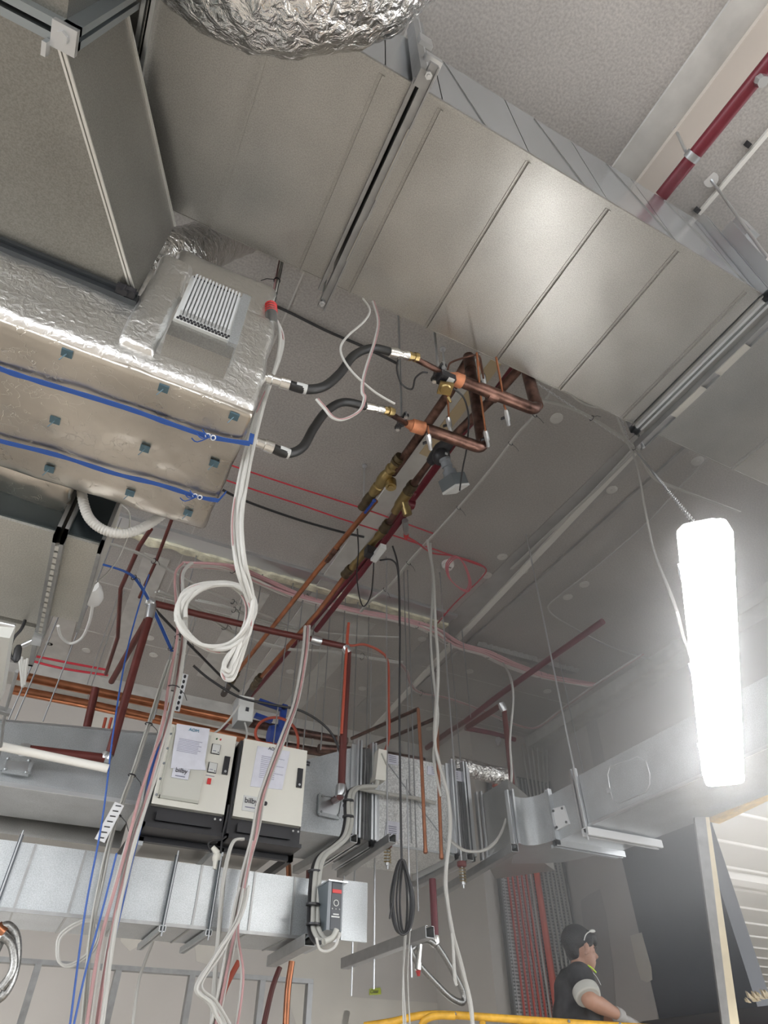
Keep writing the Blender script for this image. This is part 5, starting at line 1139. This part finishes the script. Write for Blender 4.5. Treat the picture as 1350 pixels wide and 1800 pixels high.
sh = PP(1008,1728,-.17); elb = PP(1018,1767,-.24); wr = PP(1078,1787,-.10)
m.lathe(sh, elb, [(0,.050),(.5,.046),(1,.041)], 14); m.ball(elb, .042)
m.lathe(elb, wr, [(0,.041),(.35,.042),(.8,.030),(1,.027)], 14)
sh2 = PP(1020,1730,.17); elb2 = PP(1040,1775,.22); wr2 = PP(1095,1788,.10)
m.lathe(sh2, elb2, [(0,.050),(1,.041)], 14); m.ball(elb2, .042); m.lathe(elb2, wr2, [(0,.041),(.35,.042),(1,.027)], 14)
hip = PP(1010,1850)
body = m.obj('body', SKIN, PE); remesh(body, .006, 4)
m = MB()                                                            # shirt
m.ball(PP(1012,1738), .118, .17, .095, AXP, 20, 12); m.ball(PP(1017,1765), .128, .175, .17, AXP, 20, 12); m.ball(PP(1014,1810), .125, .165, .20, AXP, 20, 12)
m.lathe(PP(1012,1724), PP(1019,1705), [(0,.095),(.5,.068),(1,.058)], 18)
m.lathe(sh+Vector((0,0,.01)), sh.lerp(elb, .62), [(0,.075),(.6,.072),(1,.066)], 16); m.lathe(sh2, sh2.lerp(elb2, .7), [(0,.072),(1,.062)], 16)
m.ball(sh, .078); m.ball(sh2, .075)
o = m.obj('shirt', SHIRT, PE); remesh(o, .010, 3)
m = MB().lathe(sh.lerp(elb, .52), sh.lerp(elb, .92), [(0,.066),(.1,.071),(.5,.072),(.9,.068),(1,.060)], 32); m.obj('sleeve_cuff', CUFF, PE, 'rolled pale grey sleeve cuff')
m = MB().lathe(sh2.lerp(elb2, .6), sh2.lerp(elb2, .95), [(0,.064),(.15,.070),(1,.058)], 18); m.obj('sleeve_cuff', CUFF, PE)
m = MB().tube([PP(1029,1700,-.06), PP(1037,1705,-.055), PP(1045,1711,-.035)], .004, 6, spline=4); m.obj('collar_trim', LIME, PE, 'lime green collar piping')
m = MB().tube([PP(1030,1712,-.12), PP(1040,1724,-.12), PP(1047,1737,-.115)], .0025, 6, spline=4); m.obj('shirt_piping', LGREY, PE)
m = MB(); hp = PP(1013,1835)
for s in (-1, 1):
    a = PP(1013,1850)+dep*.09*s; m.lathe(a, a-EZ*.40, [(0,.10),(.5,.085),(1,.065)], 14); m.lathe(a-EZ*.38, a-EZ*.78, [(0,.066),(.5,.06),(1,.05)], 14)
m.ball(PP(1013,1838), .13, .17, .12, AXP); o = m.obj('trousers', TROUS, PE); remesh(o, .012, 2)
m = MB()                                                            # hair: cap over crown and back
m.ball(hc_+EZ*.030-fwd*.012, .090, .079, .082, AXP, 24, 16); m.ball(PP(1008,1671), .046, .068, .056, AXP, 18, 12); m.ball(PP(1015,1641), .060, .062, .036, AXP); m.ball(PP(1030,1645), .040, .055, .030, AXP)
m.ball(PP(1033,1650), .052, .066, .038, AXP, 18, 12); m.ball(PP(1043,1658,-.01), .020, .045, .020, AXP)
m.ball(PP(1030,1660,-.058), .030, .018, .022, AXP)
o = m.obj('hair', HAIR, PE); remesh(o, .006, 2)
m = MB().tube([PP(1021,1658,-.085), PP(1024,1648,-.085), PP(1032,1642,-.078), PP(1040,1641,-.055)], .003, 6, spline=5)
m.ball(PP(1036,1641,-.072), .018, .008, .009, AXP); m.obj('safety_glasses', LGREY, PE)
MB().ball(PP(1044,1672,-.030), .004, .007, .0035, AXP, 10, 8).obj('eye', INK, PE)
MB().bar(PP(1041,1668,-.038), PP(1046,1668,-.030), .006, .003).obj('eyebrow', HAIR, PE)
def glove(w0, w1, d, side):
    m = MB(); f = (w1-w0).normalized(); up = EZ; s = f.cross(up).normalized()
    m.lathe(w0, w0+f*.05, [(0,.036),(1,.034)], 14)
    palm = w0+f*.085-EZ*.01; m.ball(palm, .050, .040, .024, (f, s, s.cross(f)), 16, 10)
    for k, (ln, off) in enumerate(((.062,-.028),(.072,-.010),(.070,.010),(.056,.027))):
        b = palm+f*.038+s*off; c = b+f*ln*.5-EZ*.010; e = c+f*ln*.35-EZ*.030; m.tube([b-f*.02, b, c, e], .0095, 8, spline=4); m.ball(e, .0095, seg=8, rings=6)
    b = palm-f*.01-s*.036*side; c = b+f*.030-s*.018*side-EZ*.014; e = c+f*.028-EZ*.012; m.tube([palm, b, c, e], .0105, 8, spline=4); m.ball(e, .0105, seg=8, rings=6)
    o = m.obj('glove', GLOVE, PE); remesh(o, .005, 2)
glove(wr-(wr-elb).normalized()*.02, wr+(wr-elb), PD, 1)
glove(wr2-(wr2-elb2).normalized()*.02, wr2+(wr2-elb2), PD, -1)
# ================================================================== added haze volume imitating lens glare near the lamp
hz = bpy.data.materials.new('dust_haze'); hz.use_nodes = True; hz.node_tree.nodes.clear()
vo = hz.node_tree.nodes.new('ShaderNodeOutputMaterial'); vs_ = hz.node_tree.nodes.new('ShaderNodeVolumeScatter')
vs_.inputs['Density'].default_value = HAZE; vs_.inputs["Anisotropy"].default_value = .5; vs_.inputs['Color'].default_value = (.95, .97, 1, 1)
hz.node_tree.links.new(vs_.outputs[0], vo.inputs['Volume'])
tag(MB().box(1.25, 5.40, .25, 6.2, .35, HC-.03).obj('dust_haze', hz), 'thin dusty haze hanging in the room air around the lamp', 'haze', kind='stuff')
# ================================================================== finish: put every top-level origin at its base
bpy.context.view_layer.update()
def tree(o):
    out = [o]
    for c in o.children: out += tree(c)
    return out
for o in [x for x in bpy.data.objects if x.parent is None and x.type in ('EMPTY', 'MESH')]:
    tr = [x for x in tree(o) if x.type == 'MESH']
    if not tr: continue
    lo = Vector((1e9,)*3); hi = Vector((-1e9,)*3)
    for x in tr:
        for v in x.data.vertices:
            for k in range(3): lo[k] = min(lo[k], v.co[k]); hi[k] = max(hi[k], v.co[k])
    base = Vector(((lo.x+hi.x)/2, (lo.y+hi.y)/2, lo.z))
    for x in tr: x.data.transform(Matrix.Translation(-base))
    o.location = base
